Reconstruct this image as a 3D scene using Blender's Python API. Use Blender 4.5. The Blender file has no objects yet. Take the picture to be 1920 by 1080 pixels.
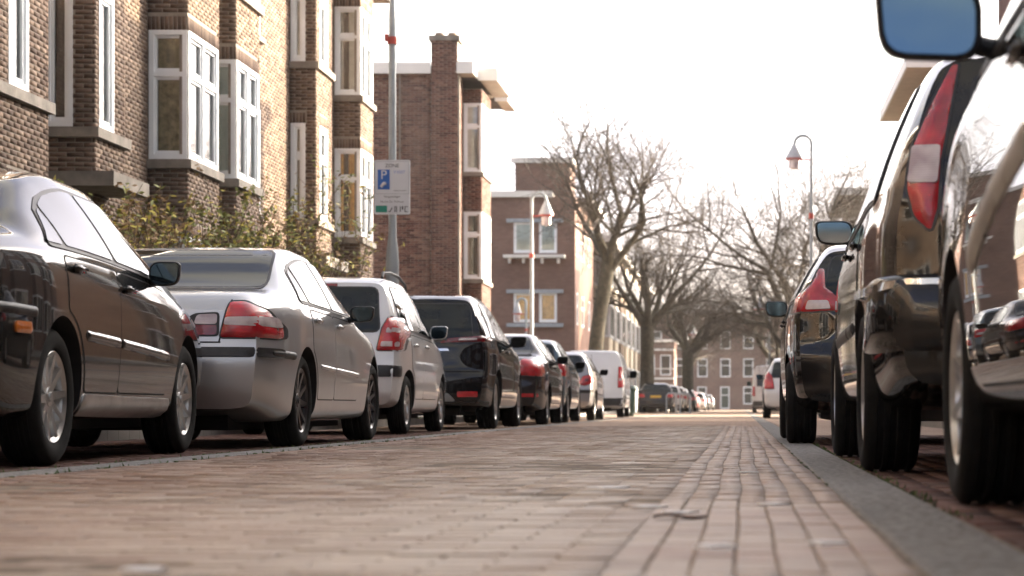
import bpy, bmesh, math, random
import numpy as np
from mathutils import Vector, Matrix
from mathutils.bvhtree import BVHTree
from mathutils.geometry import delaunay_2d_cdt

random.seed(7)
RNG = np.random.default_rng(7)
scene = bpy.context.scene
COL = scene.collection
R = math.radians

# ------------------------------------------------------------------ camera
cam_d = bpy.data.cameras.new("camera")
cam = bpy.data.objects.new("camera", cam_d)
COL.objects.link(cam)
cam.location = (0.0, 0.0, 0.27)
cam.rotation_euler = (R(90), 0, 0)
cam_d.sensor_width = 36.0
cam_d.lens = 3900 / 1920 * 36.0
cam_d.shift_x = -430 / 1920
cam_d.shift_y = 224 / 1920
cam_d.clip_start = 0.05
cam_d.clip_end = 3000
cam_d.dof.use_dof = True
cam_d.dof.focus_distance = 13.5
cam_d.dof.aperture_fstop = 3.7
cam_d.dof.aperture_blades = 7
scene.camera = cam

# ------------------------------------------------------------------ sky and sun
SUN_AZ = R(35)      # from +X towards +Y
SUN_EL = R(14)
world = bpy.data.worlds.new("World")
scene.world = world
world.use_nodes = True
wn = world.node_tree
wn.nodes.clear()
w_out = wn.nodes.new("ShaderNodeOutputWorld")
w_bg = wn.nodes.new("ShaderNodeBackground")
w_sky = wn.nodes.new("ShaderNodeTexSky")
w_sky.sky_type = 'NISHITA'
w_sky.sun_disc = False
w_sky.sun_elevation = SUN_EL
w_sky.sun_rotation = R(90) - SUN_AZ
w_sky.air_density = 0.22
w_sky.dust_density = 6.0
w_sky.ozone_density = 0.0
w_bg.inputs["Strength"].default_value = 0.15
# broken thin cloud over the whole sky
w_tc = wn.nodes.new("ShaderNodeTexCoord")
w_map = wn.nodes.new("ShaderNodeMapping"); w_map.inputs["Scale"].default_value = (1.0, 1.0, 2.6)
w_no = wn.nodes.new("ShaderNodeTexNoise"); w_no.inputs["Scale"].default_value = 2.8; w_no.inputs["Detail"].default_value = 7; w_no.inputs["Roughness"].default_value = .55
w_ra = wn.nodes.new("ShaderNodeValToRGB"); w_ra.color_ramp.elements[0].position = .44; w_ra.color_ramp.elements[1].position = .60
w_bw = wn.nodes.new("ShaderNodeRGBToBW")
w_ma = wn.nodes.new("ShaderNodeMath"); w_ma.operation = 'MULTIPLY_ADD'; w_ma.inputs[1].default_value = 1.35; w_ma.inputs[2].default_value = .35
w_tint = wn.nodes.new("ShaderNodeMix"); w_tint.data_type = 'RGBA'; w_tint.blend_type = 'MULTIPLY'; w_tint.inputs[0].default_value = 1.0
w_tint.inputs[7].default_value = (1.0, .94, .85, 1)
w_mix = wn.nodes.new("ShaderNodeMix"); w_mix.data_type = 'RGBA'
wn.links.new(w_tc.outputs["Generated"], w_map.inputs[0]); wn.links.new(w_map.outputs[0], w_no.inputs["Vector"])
wn.links.new(w_no.outputs["Fac"], w_ra.inputs[0]); wn.links.new(w_sky.outputs[0], w_bw.inputs[0])
wn.links.new(w_bw.outputs[0], w_ma.inputs[0]); wn.links.new(w_ma.outputs[0], w_tint.inputs[6])
wn.links.new(w_ra.outputs[0], w_mix.inputs[0]); wn.links.new(w_sky.outputs[0], w_mix.inputs[6]); wn.links.new(w_tint.outputs[2], w_mix.inputs[7])
wn.links.new(w_mix.outputs[2], w_bg.inputs["Color"])
wn.links.new(w_bg.outputs[0], w_out.inputs["Surface"])

sun_d = bpy.data.lights.new("sun", 'SUN')
sun_d.energy = 2.2
sun_d.angle = R(0.5)
sun_d.color = (1.0, 0.80, 0.55)
sun = bpy.data.objects.new("sun", sun_d)
COL.objects.link(sun)
to_sun = Vector((math.cos(SUN_EL) * math.cos(SUN_AZ), math.cos(SUN_EL) * math.sin(SUN_AZ), math.sin(SUN_EL)))
sun.rotation_euler = (-to_sun).to_track_quat('-Z', 'Y').to_euler()
sun.location = (30, 20, 30)

scene.view_settings.view_transform = 'Standard'
scene.view_settings.look = 'None'
scene.view_settings.gamma = 1.0
scene.view_settings.exposure = 2.8
scene.view_settings.use_curve_mapping = False
scene.cycles.max_bounces = 7
scene.cycles.transparent_max_bounces = 12
scene.cycles.use_denoising = True

# ------------------------------------------------------------------ small helpers
def link(o, parent=None):
    COL.objects.link(o)
    if parent is not None:
        o.parent = parent
    return o

def tag(o, label=None, cat=None, group=None, kind=None):
    if label: o["label"] = label
    if cat: o["category"] = cat
    if group: o["group"] = group
    if kind: o["kind"] = kind
    return o

def thing(name, label, cat, loc=(0, 0, 0), rz=0.0, group=None):
    o = bpy.data.objects.new(name, None)
    o.empty_display_size = 0.2
    link(o)
    o.location = loc
    o.rotation_euler = (0, 0, rz)
    return tag(o, label, cat, group)

def mesh_obj(name, verts, faces, mat, parent=None, smooth=False, sharp=None):
    me = bpy.data.meshes.new(name)
    me.from_pydata([tuple(v) for v in verts], [], [tuple(f) for f in faces])
    if mat is not None:
        me.materials.append(mat)
    if smooth:
        me.polygons.foreach_set("use_smooth", [True] * len(me.polygons))
        if sharp is not None:
            me.set_sharp_from_angle(angle=R(sharp))
    me.update()
    return link(bpy.data.objects.new(name, me), parent)

def bm_obj(name, bm, mat, parent=None, smooth=False, sharp=None):
    me = bpy.data.meshes.new(name)
    bm.normal_update()
    bm.to_mesh(me)
    bm.free()
    if mat is not None:
        me.materials.append(mat)
    if smooth:
        me.polygons.foreach_set("use_smooth", [True] * len(me.polygons))
        if sharp is not None:
            me.set_sharp_from_angle(angle=R(sharp))
    return link(bpy.data.objects.new(name, me), parent)

class MB:
    """collects simple shapes into one mesh"""
    def __init__(self):
        self.v, self.f = [], []
    def box(self, lo, hi):
        x0, y0, z0 = lo; x1, y1, z1 = hi
        n = len(self.v)
        self.v += [(x0, y0, z0), (x1, y0, z0), (x1, y1, z0), (x0, y1, z0), (x0, y0, z1), (x1, y0, z1), (x1, y1, z1), (x0, y1, z1)]
        self.f += [(n, n+3, n+2, n+1), (n+4, n+5, n+6, n+7), (n, n+1, n+5, n+4), (n+1, n+2, n+6, n+5), (n+2, n+3, n+7, n+6), (n+3, n, n+4, n+7)]
        return self
    def obox(self, O, U, V, N, u0, u1, v0, v1, n0, n1):
        """box in a wall's own frame"""
        k = len(self.v)
        for n in (n0, n1):
            for (u, v) in ((u0, v0), (u1, v0), (u1, v1), (u0, v1)):
                self.v.append(tuple(O + U * u + V * v + N * n))
        self.f += [(k, k+3, k+2, k+1), (k+4, k+5, k+6, k+7), (k, k+1, k+5, k+4), (k+1, k+2, k+6, k+5), (k+2, k+3, k+7, k+6), (k+3, k, k+4, k+7)]
        return self
    def tube(self, pts, rad, seg=8, caps=True):
        pts = [Vector(p) for p in pts]
        if not hasattr(rad, '__len__'):
            rad = [rad] * len(pts)
        k = len(self.v)
        up = Vector((0, 0, 1))
        ref = None
        for i, p in enumerate(pts):
            d = (pts[min(i+1, len(pts)-1)] - pts[max(i-1, 0)]).normalized()
            if ref is None:
                ref = d.orthogonal().normalized()
            else:
                ref = (ref - d * ref.dot(d))
                ref = ref.normalized() if ref.length > 1e-6 else d.orthogonal().normalized()
            b = d.cross(ref)
            for j in range(seg):
                a = 2 * math.pi * j / seg
                self.v.append(tuple(p + (ref * math.cos(a) + b * math.sin(a)) * rad[i]))
        for i in range(len(pts) - 1):
            for j in range(seg):
                a, c = k + i * seg + j, k + i * seg + (j + 1) % seg
                self.f.append((a, c, c + seg, a + seg))
        if caps:
            self.f.append(tuple(range(k + seg - 1, k - 1, -1)))
            e = k + (len(pts) - 1) * seg
            self.f.append(tuple(range(e, e + seg)))
        return self
    def lathe(self, prof, seg=24, centre=(0, 0, 0), axis='z'):
        k = len(self.v)
        cx, cy, cz = centre
        for (r, h) in prof:
            for j in range(seg):
                a = 2 * math.pi * j / seg
                c, s = r * math.cos(a), r * math.sin(a)
                self.v.append((cx + c, cy + s, cz + h) if axis == 'z' else (cx + h, cy + c, cz + s))
        for i in range(len(prof) - 1):
            for j in range(seg):
                a, b = k + i * seg + j, k + i * seg + (j + 1) % seg
                self.f.append((a, b, b + seg, a + seg))
        return self
    def build(self, name, mat, parent=None, smooth=False, sharp=35):
        return mesh_obj(name, self.v, self.f, mat, parent, smooth, sharp if smooth else None)

# ------------------------------------------------------------------ materials
def new_mat(name):
    m = bpy.data.materials.new(name)
    m.use_nodes = True
    nt = m.node_tree
    return m, nt, nt.nodes["Principled BSDF"]

def rgb(c):
    return (c[0], c[1], c[2], 1.0)

def noise(nt, scale, detail=4, rough=.55, vec=None):
    n = nt.nodes.new("ShaderNodeTexNoise")
    n.inputs["Scale"].default_value = scale
    n.inputs["Detail"].default_value = detail
    n.inputs["Roughness"].default_value = rough
    if vec is None:
        tc = nt.nodes.new("ShaderNodeTexCoord")
        vec = tc.outputs["Object"]
    nt.links.new(vec, n.inputs["Vector"])
    return n

def ramp(nt, fac, stops):
    r = nt.nodes.new("ShaderNodeValToRGB")
    e = r.color_ramp.elements
    e[0].position, e[0].color = stops[0][0], rgb(stops[0][1])
    e[1].position, e[1].color = stops[-1][0], rgb(stops[-1][1])
    for p, c in stops[1:-1]:
        k = e.new(p); k.color = rgb(c)
    nt.links.new(fac, r.inputs["Fac"])
    return r

def mix(nt, fac, a, b, mode='MIX'):
    m = nt.nodes.new("ShaderNodeMix")
    m.data_type = 'RGBA'
    m.blend_type = mode
    for sock, v in ((m.inputs[0], fac), (m.inputs[6], a), (m.inputs[7], b)):
        if isinstance(v, (int, float)):
            sock.default_value = v
        elif isinstance(v, (tuple, list)):
            sock.default_value = rgb(v)
        else:
            nt.links.new(v, sock)
    return m.outputs[2]

def bump(nt, bsdf, height, strength=.3, dist=.01):
    b = nt.nodes.new("ShaderNodeBump")
    b.inputs["Strength"].default_value = strength
    b.inputs["Distance"].default_value = dist
    nt.links.new(height, b.inputs["Height"])
    nt.links.new(b.outputs[0], bsdf.inputs["Normal"])

def plain(name, c, rough=.5, metal=0.0, var=.12, scale=6.0, bmp=0.0, coat=0.0, spec=.5, dist=.004):
    m, nt, b = new_mat(name)
    n = noise(nt, scale)
    lo = [x * (1 - var) for x in c]; hi = [min(1, x * (1 + var)) for x in c]
    r = ramp(nt, n.outputs["Fac"], [(.3, lo), (.7, hi)])
    nt.links.new(r.outputs[0], b.inputs["Base Color"])
    b.inputs["Roughness"].default_value = rough
    b.inputs["Metallic"].default_value = metal
    b.inputs["Coat Weight"].default_value = coat
    b.inputs["Coat Roughness"].default_value = .04
    b.inputs["Specular IOR Level"].default_value = spec
    if bmp:
        n2 = noise(nt, scale * 8)
        bump(nt, b, n2.outputs["Fac"], bmp, dist)
    return m

def paint(name, c, metal=.5, rough=.32, dust=.12, crisp=1.0):
    """car paint: clear coat over a metallic base, a thin uneven film of road dust"""
    m, nt, b = new_mat(name)
    n = noise(nt, 2.3, 6, .65)
    f = ramp(nt, n.outputs["Fac"], [(.42, (0, 0, 0)), (.75, (dust, dust, dust))])
    col = mix(nt, f.outputs[0], c, (.32, .27, .22))
    nt.links.new(col, b.inputs["Base Color"])
    b.inputs["Metallic"].default_value = metal
    n2 = noise(nt, 7, 5, .6)
    rr = nt.nodes.new("ShaderNodeMapRange")
    rr.inputs["To Min"].default_value = rough - .05
    rr.inputs["To Max"].default_value = rough + .14
    nt.links.new(n2.outputs["Fac"], rr.inputs["Value"])
    nt.links.new(rr.outputs[0], b.inputs["Roughness"])
    b.inputs["Coat Weight"].default_value = 1.0
    b.inputs["Coat IOR"].default_value = 1.5
    b.inputs["Specular IOR Level"].default_value = 0.0
    rc = nt.nodes.new("ShaderNodeMapRange")
    rc.inputs["To Min"].default_value = .015 * crisp
    rc.inputs["To Max"].default_value = .07 * crisp
    nt.links.new(n.outputs["Fac"], rc.inputs["Value"])
    nt.links.new(rc.outputs[0], b.inputs["Coat Roughness"])
    return m

def tone_brick(name, stops, rough=.85, patina=(.22, .19, .16), pat=.35, pscale=.7, grain=.35, lane=False):
    """bricks: one colour per brick (attribute 'tone'), stains and grain over it"""
    m, nt, b = new_mat(name)
    at = nt.nodes.new("ShaderNodeAttribute")
    at.attribute_name = "tone"
    r = ramp(nt, at.outputs["Fac"], stops)
    geo = nt.nodes.new("ShaderNodeNewGeometry")
    mp = nt.nodes.new("ShaderNodeMapping")
    mp.inputs["Scale"].default_value = (1, 1, .3)
    nt.links.new(geo.outputs["Position"], mp.inputs[0])
    n = noise(nt, pscale, 6, .62, mp.outputs[0])
    f = ramp(nt, n.outputs["Fac"], [(.4, (0, 0, 0)), (.72, (pat, pat, pat))])
    c = mix(nt, f.outputs[0], r.outputs[0], patina)
    ns = noise(nt, pscale * .55, 7, .68, mp.outputs[0])
    st = ramp(nt, ns.outputs["Fac"], [(.34, (.66, .64, .62)), (.56, (1.0, 1.0, 1.0))])
    c = mix(nt, 1.0, c, st.outputs[0], 'MULTIPLY')
    if lane:      # sandy wear along the mid carriageway, with its bright sheen painted into the colour
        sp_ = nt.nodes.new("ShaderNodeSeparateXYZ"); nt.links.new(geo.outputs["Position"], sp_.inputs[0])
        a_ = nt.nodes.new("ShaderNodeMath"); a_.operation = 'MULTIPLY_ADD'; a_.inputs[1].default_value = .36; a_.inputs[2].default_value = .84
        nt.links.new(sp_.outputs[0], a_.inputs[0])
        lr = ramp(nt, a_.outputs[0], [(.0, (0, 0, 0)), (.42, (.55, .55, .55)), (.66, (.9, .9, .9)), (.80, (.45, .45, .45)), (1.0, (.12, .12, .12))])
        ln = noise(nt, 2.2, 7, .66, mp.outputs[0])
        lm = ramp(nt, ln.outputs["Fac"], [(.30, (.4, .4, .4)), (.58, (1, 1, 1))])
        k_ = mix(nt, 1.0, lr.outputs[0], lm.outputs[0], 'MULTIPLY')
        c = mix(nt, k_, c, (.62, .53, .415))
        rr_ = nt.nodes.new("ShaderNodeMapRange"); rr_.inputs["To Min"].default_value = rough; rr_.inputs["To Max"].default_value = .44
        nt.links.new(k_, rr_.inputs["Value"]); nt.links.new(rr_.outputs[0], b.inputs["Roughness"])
    n2 = noise(nt, 60, 4, .6, geo.outputs["Position"])
    g = ramp(nt, n2.outputs["Fac"], [(.25, (1 - grain,) * 3), (.75, (1.0,) * 3)])
    c = mix(nt, 1.0, c, g.outputs[0], 'MULTIPLY')
    nt.links.new(c, b.inputs["Base Color"])
    b.inputs["Roughness"].default_value = rough
    b.inputs["Specular IOR Level"].default_value = .12
    n3 = noise(nt, 140, 3, .6, geo.outputs["Position"])
    bump(nt, b, n3.outputs["Fac"], .5, .004)
    return m

def far_brick(name, c1, c2, mortar, swap=False, bw=.21, rh=.065):
    """brickwork too far off to tell the bricks apart (walls: u = x+y, v = z; ground: u = x, v = y)"""
    m, nt, b = new_mat(name)
    geo = nt.nodes.new("ShaderNodeNewGeometry")
    sep = nt.nodes.new("ShaderNodeSeparateXYZ")
    nt.links.new(geo.outputs["Position"], sep.inputs[0])
    cmb = nt.nodes.new("ShaderNodeCombineXYZ")
    if swap:
        nt.links.new(sep.outputs[0], cmb.inputs[0]); nt.links.new(sep.outputs[1], cmb.inputs[1])
    else:
        ad = nt.nodes.new("ShaderNodeMath"); ad.operation = 'ADD'
        nt.links.new(sep.outputs[0], ad.inputs[0]); nt.links.new(sep.outputs[1], ad.inputs[1])
        nt.links.new(ad.outputs[0], cmb.inputs[0]); nt.links.new(sep.outputs[2], cmb.inputs[1])
    bt = nt.nodes.new("ShaderNodeTexBrick")
    bt.inputs["Scale"].default_value = 1.0
    bt.inputs["Brick Width"].default_value = bw
    bt.inputs["Row Height"].default_value = rh
    bt.inputs["Mortar Size"].default_value = .006
    bt.inputs["Color1"].default_value = rgb(c1)
    bt.inputs["Color2"].default_value = rgb(c2)
    bt.inputs["Mortar"].default_value = rgb(mortar)
    nt.links.new(cmb.outputs[0], bt.inputs["Vector"])
    n = noise(nt, .6, 6, .65, geo.outputs["Position"])
    g = ramp(nt, n.outputs["Fac"], [(.3, (.72,) * 3), (.7, (1.12,) * 3)])
    c = mix(nt, 1.0, bt.outputs["Color"], g.outputs[0], 'MULTIPLY')
    nt.links.new(c, b.inputs["Base Color"])
    b.inputs["Roughness"].default_value = .88
    b.inputs["Specular IOR Level"].default_value = .12
    bump(nt, b, bt.outputs["Fac"], -.4, .006)
    return m

def glass_pane(name, tint=(.75, .8, .8)):
    """house glazing: mirror reflection by angle over a clear pane"""
    m = bpy.data.materials.new(name)
    m.use_nodes = True
    nt = m.node_tree
    nt.nodes.clear()
    out = nt.nodes.new("ShaderNodeOutputMaterial")
    tr = nt.nodes.new("ShaderNodeBsdfTransparent"); tr.inputs[0].default_value = rgb(tint)
    gl = nt.nodes.new("ShaderNodeBsdfGlossy"); gl.inputs["Roughness"].default_value = .02
    fr = nt.nodes.new("ShaderNodeFresnel"); fr.inputs[0].default_value = 1.75
    tc = nt.nodes.new("ShaderNodeTexCoord")
    n = noise(nt, 1.2, 1, .4, tc.outputs["Object"])
    bp = nt.nodes.new("ShaderNodeBump"); bp.inputs["Strength"].default_value = .04; bp.inputs["Distance"].default_value = .05
    nt.links.new(n.outputs["Fac"], bp.inputs["Height"])
    nt.links.new(bp.outputs[0], gl.inputs["Normal"])
    mx = nt.nodes.new("ShaderNodeMixShader")
    nt.links.new(fr.outputs[0], mx.inputs[0])
    nt.links.new(tr.outputs[0], mx.inputs[1])
    nt.links.new(gl.outputs[0], mx.inputs[2])
    nt.links.new(mx.outputs[0], out.inputs[0])
    return m

def car_glass(name, c=(.012, .016, .016)):
    m, nt, b = new_mat(name)
    n = noise(nt, 3.0, 4)
    r = ramp(nt, n.outputs["Fac"], [(.3, [x * .7 for x in c]), (.7, [x * 1.5 for x in c])])
    nt.links.new(r.outputs[0], b.inputs["Base Color"])
    b.inputs["Roughness"].default_value = .02
    b.inputs["IOR"].default_value = 1.5
    b.inputs["Specular IOR Level"].default_value = .42
    b.inputs["Coat Weight"].default_value = 0.0
    b.inputs["Coat Roughness"].default_value = .02
    return m

M = {}
M['rubber'] = plain('rubber', (.009, .009, .0085), .85, var=.3, scale=14, bmp=.25, spec=.2)
M['black_plastic'] = plain('black_plastic', (.022, .022, .023), .45, var=.25, scale=20, bmp=.1)
M['bumper_grey'] = plain('bumper_grey', (.030, .028, .026), .42, var=.25, scale=12)
M['dark'] = plain('wheel_well', (.012, .011, .011), .9)
M['seam'] = plain('seam', (.008, .008, .008), .8)
M['chrome'] = plain('chrome', (.62, .62, .62), .12, 1.0, var=.06)
M['rim_silver'] = plain('rim_silver', (.50, .50, .49), .28, .85, var=.15, scale=9)
M['rim_black'] = plain('rim_black', (.035, .035, .037), .3, .6, coat=.5)
M['disc'] = plain('brake_disc', (.06, .055, .05), .5, .6)
M['car_glass'] = car_glass('car_glass')
M['moulding_grey'] = plain('moulding_grey', (.30, .28, .25), .5, var=.1)
M['mirror_dark'] = plain('mirror_dark', (.035, .05, .06), .04, 1.0, var=.03)  # second copy of the mirror glass, a dim reflection put into its colour
M['mirror_glass'] = plain('mirror_glass', (.10, .155, .195), .03, 1.0, var=.03)
def lens(name, c, deep):
    """moulded lamp cover: fine ribs and bright reflector cells behind a glossy face"""
    m, nt, b = new_mat(name)
    tc = nt.nodes.new("ShaderNodeTexCoord")
    w = nt.nodes.new("ShaderNodeTexWave"); w.wave_type = 'BANDS'; w.bands_direction = 'Z'
    w.inputs["Scale"].default_value = 34; w.inputs["Distortion"].default_value = .4
    nt.links.new(tc.outputs["Object"], w.inputs["Vector"])
    n = noise(nt, 9, 2, .5, tc.outputs["Object"])
    r = ramp(nt, n.outputs["Fac"], [(.35, deep), (.62, c)])
    r2 = ramp(nt, w.outputs["Fac"], [(.2, (.88,) * 3), (.8, (1.0,) * 3)])
    nt.links.new(mix(nt, 1.0, r.outputs[0], r2.outputs[0], 'MULTIPLY'), b.inputs["Base Color"])
    b.inputs["Roughness"].default_value = .16
    b.inputs["Coat Weight"].default_value = 1.0
    b.inputs["Coat Roughness"].default_value = .02
    bump(nt, b, w.outputs["Fac"], .25, .004)
    return m
M['red_lens'] = lens('red_lens', (.60, .010, .018), (.34, .004, .010))
M['dark_red_lens'] = lens('dark_red_lens', (.22, .008, .014), (.10, .004, .008))
M['clear_lens'] = lens('clear_lens', (.70, .62, .61), (.46, .36, .36))
M['amber_lens'] = plain('amber_lens', (.62, .17, .02), .1, var=.15, scale=40, coat=1.0)
M['plate_yellow'] = plain('plate_yellow', (.75, .5, .05), .4, var=.04)
M['white_frame'] = plain('white_frame', (.76, .79, .81), .35, var=.06, scale=2)
M['cream_frame'] = plain('cream_frame', (.70, .62, .48), .4, var=.06, scale=2)
M['stone'] = plain('concrete_stone', (.20, .18, .155), .85, var=.3, scale=4, bmp=.3)
M['blue_stone'] = plain('blue_grey_stone', (.30, .34, .38), .7, var=.15, scale=4, bmp=.2)
M['fascia'] = plain('fascia', (.72, .71, .68), .45, var=.06, scale=1.5)
M['soffit'] = plain('soffit', (.42, .36, .28), .7, var=.12, scale=3)
M['roofing'] = plain('roofing', (.09, .085, .08), .9, var=.2, scale=3, bmp=.2)
M['mortar'] = plain('mortar', (.26, .23, .195), .95, var=.2, scale=5, bmp=.3)
M['joint_sand'] = plain('joint_sand', (.19, .148, .105), .97, var=.5, scale=9, bmp=.5)
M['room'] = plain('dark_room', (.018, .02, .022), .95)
M['glass'] = glass_pane('window_glass', (.93, .95, .95))
M['curtain_white'] = plain('curtain_white', (.74, .73, .69), .9, var=.15, scale=6)
M['curtain_orange'] = plain('curtain_orange', (.84, .46, .13), .9, var=.22, scale=6)
M['curtain_pale'] = plain('blind_pale', (.60, .72, .71), .8, var=.12, scale=2)
M['curtain_dim'] = plain('blind_dim', (.42, .38, .335), .9, var=.2, scale=3)
M['pale_glass'] = plain('pale_glass', (.40, .43, .43), .1, coat=1.0, var=.25, scale=1.2)
M['curtain_leaf'] = plain('stained_blind', (.34, .29, .15), .8, var=.5, scale=9)
M['pole_grey'] = plain('pole_grey', (.33, .36, .375), .45, .2, var=.12, scale=3)
M['lamp_red'] = plain('lamp_red', (.45, .06, .04), .4, var=.1)
M['lamp_white'] = plain('lamp_white', (.44, .46, .48), .35, var=.06)
M['sign_white'] = plain('sign_white', (.62, .63, .66), .35, var=.04, scale=3)
M['sign_blue'] = plain('sign_blue', (.015, .11, .42), .35, var=.06)
M['sign_text_blue'] = plain('sign_text_blue', (.12, .2, .55), .5)
M['sign_black'] = plain('sign_black', (.02, .02, .022), .5)
M['sign_green'] = plain('sign_green', (.0, .22, .16), .4)
M['bin_green'] = plain('bin_green', (.008, .034, .027), .45, var=.2, scale=8, coat=.2)
M['kerb'] = plain('kerb_concrete', (.27, .262, .245), .9, var=.55, scale=42, bmp=.7, dist=.006, spec=.12)
M['bark'] = plain('bark', (.075, .066, .046), .95, var=.45, scale=7, bmp=.9, dist=.03)
M['twig'] = plain('twig_bark', (.070, .056, .043), .9, var=.3, scale=5)
M['stem'] = plain('shrub_stem', (.10, .07, .045), .9, var=.3, scale=9)
M['leaf_green'] = plain('leaf_green', (.18, .20, .05), .6, var=.5, scale=14)
M['leaf_yellow'] = plain('leaf_yellow', (.48, .41, .07), .6, var=.4, scale=14)
M['leaf_brown'] = plain('leaf_brown', (.25, .16, .075), .7, var=.4, scale=14)
M['grass'] = plain('grass', (.075, .12, .03), .8, var=.5, scale=10)
M['moss'] = plain('moss', (.055, .075, .02), .95, var=.5, scale=30, bmp=.5)
M['spot'] = plain('paint_spot', (.82, .81, .79), .9, var=.1, scale=40, spec=.1)
M['dry_leaf'] = plain('dry_leaf', (.085, .035, .016), .9, var=.4, scale=40, spec=.05)
M['brick_near'] = tone_brick('brick_near', [(0, (.10, .070, .056)), (.35, (.18, .125, .098)), (.7, (.25, .18, .138)), (1, (.32, .24, .185))], patina=(.24, .20, .16))
M['brick_red'] = tone_brick('brick_red', [(0, (.09, .045, .038)), (.4, (.18, .085, .066)), (.75, (.245, .125, .095)), (1, (.32, .20, .155))], patina=(.26, .195, .165), pat=.6)
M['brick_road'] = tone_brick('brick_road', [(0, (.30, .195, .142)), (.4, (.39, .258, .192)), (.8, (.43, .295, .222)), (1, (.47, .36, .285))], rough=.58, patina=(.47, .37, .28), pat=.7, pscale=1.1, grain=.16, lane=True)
M['brick_parking'] = tone_brick('brick_parking', [(0, (.12, .07, .058)), (.5, (.19, .10, .083)), (1, (.25, .15, .125))], rough=.8, patina=(.2, .16, .13), pat=.5, pscale=.8)
M['far_red'] = far_brick('far_red_brick', (.155, .085, .07), (.20, .115, .095), (.2, .17, .145))
M['far_purple'] = far_brick('far_purple_brick', (.18, .105, .085), (.225, .135, .11), (.22, .18, .155))
M['far_tan'] = far_brick('far_tan_brick', (.25, .18, .13), (.32, .23, .165), (.3, .26, .21))
M['far_road'] = far_brick('far_road_brick', (.40, .29, .22), (.46, .345, .265), (.27, .21, .155), swap=True, bw=.20, rh=.10)
M['paving'] = far_brick('paving_slab', (.24, .23, .21), (.28, .265, .24), (.15, .14, .12), swap=True, bw=.3, rh=.3)
M['earth'] = plain('earth', (.11, .10, .07), .95, var=.3, scale=1.5)
# ------------------------------------------------------------------ brickwork made of bricks
CAMP = Vector((0, 0, .27))

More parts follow.
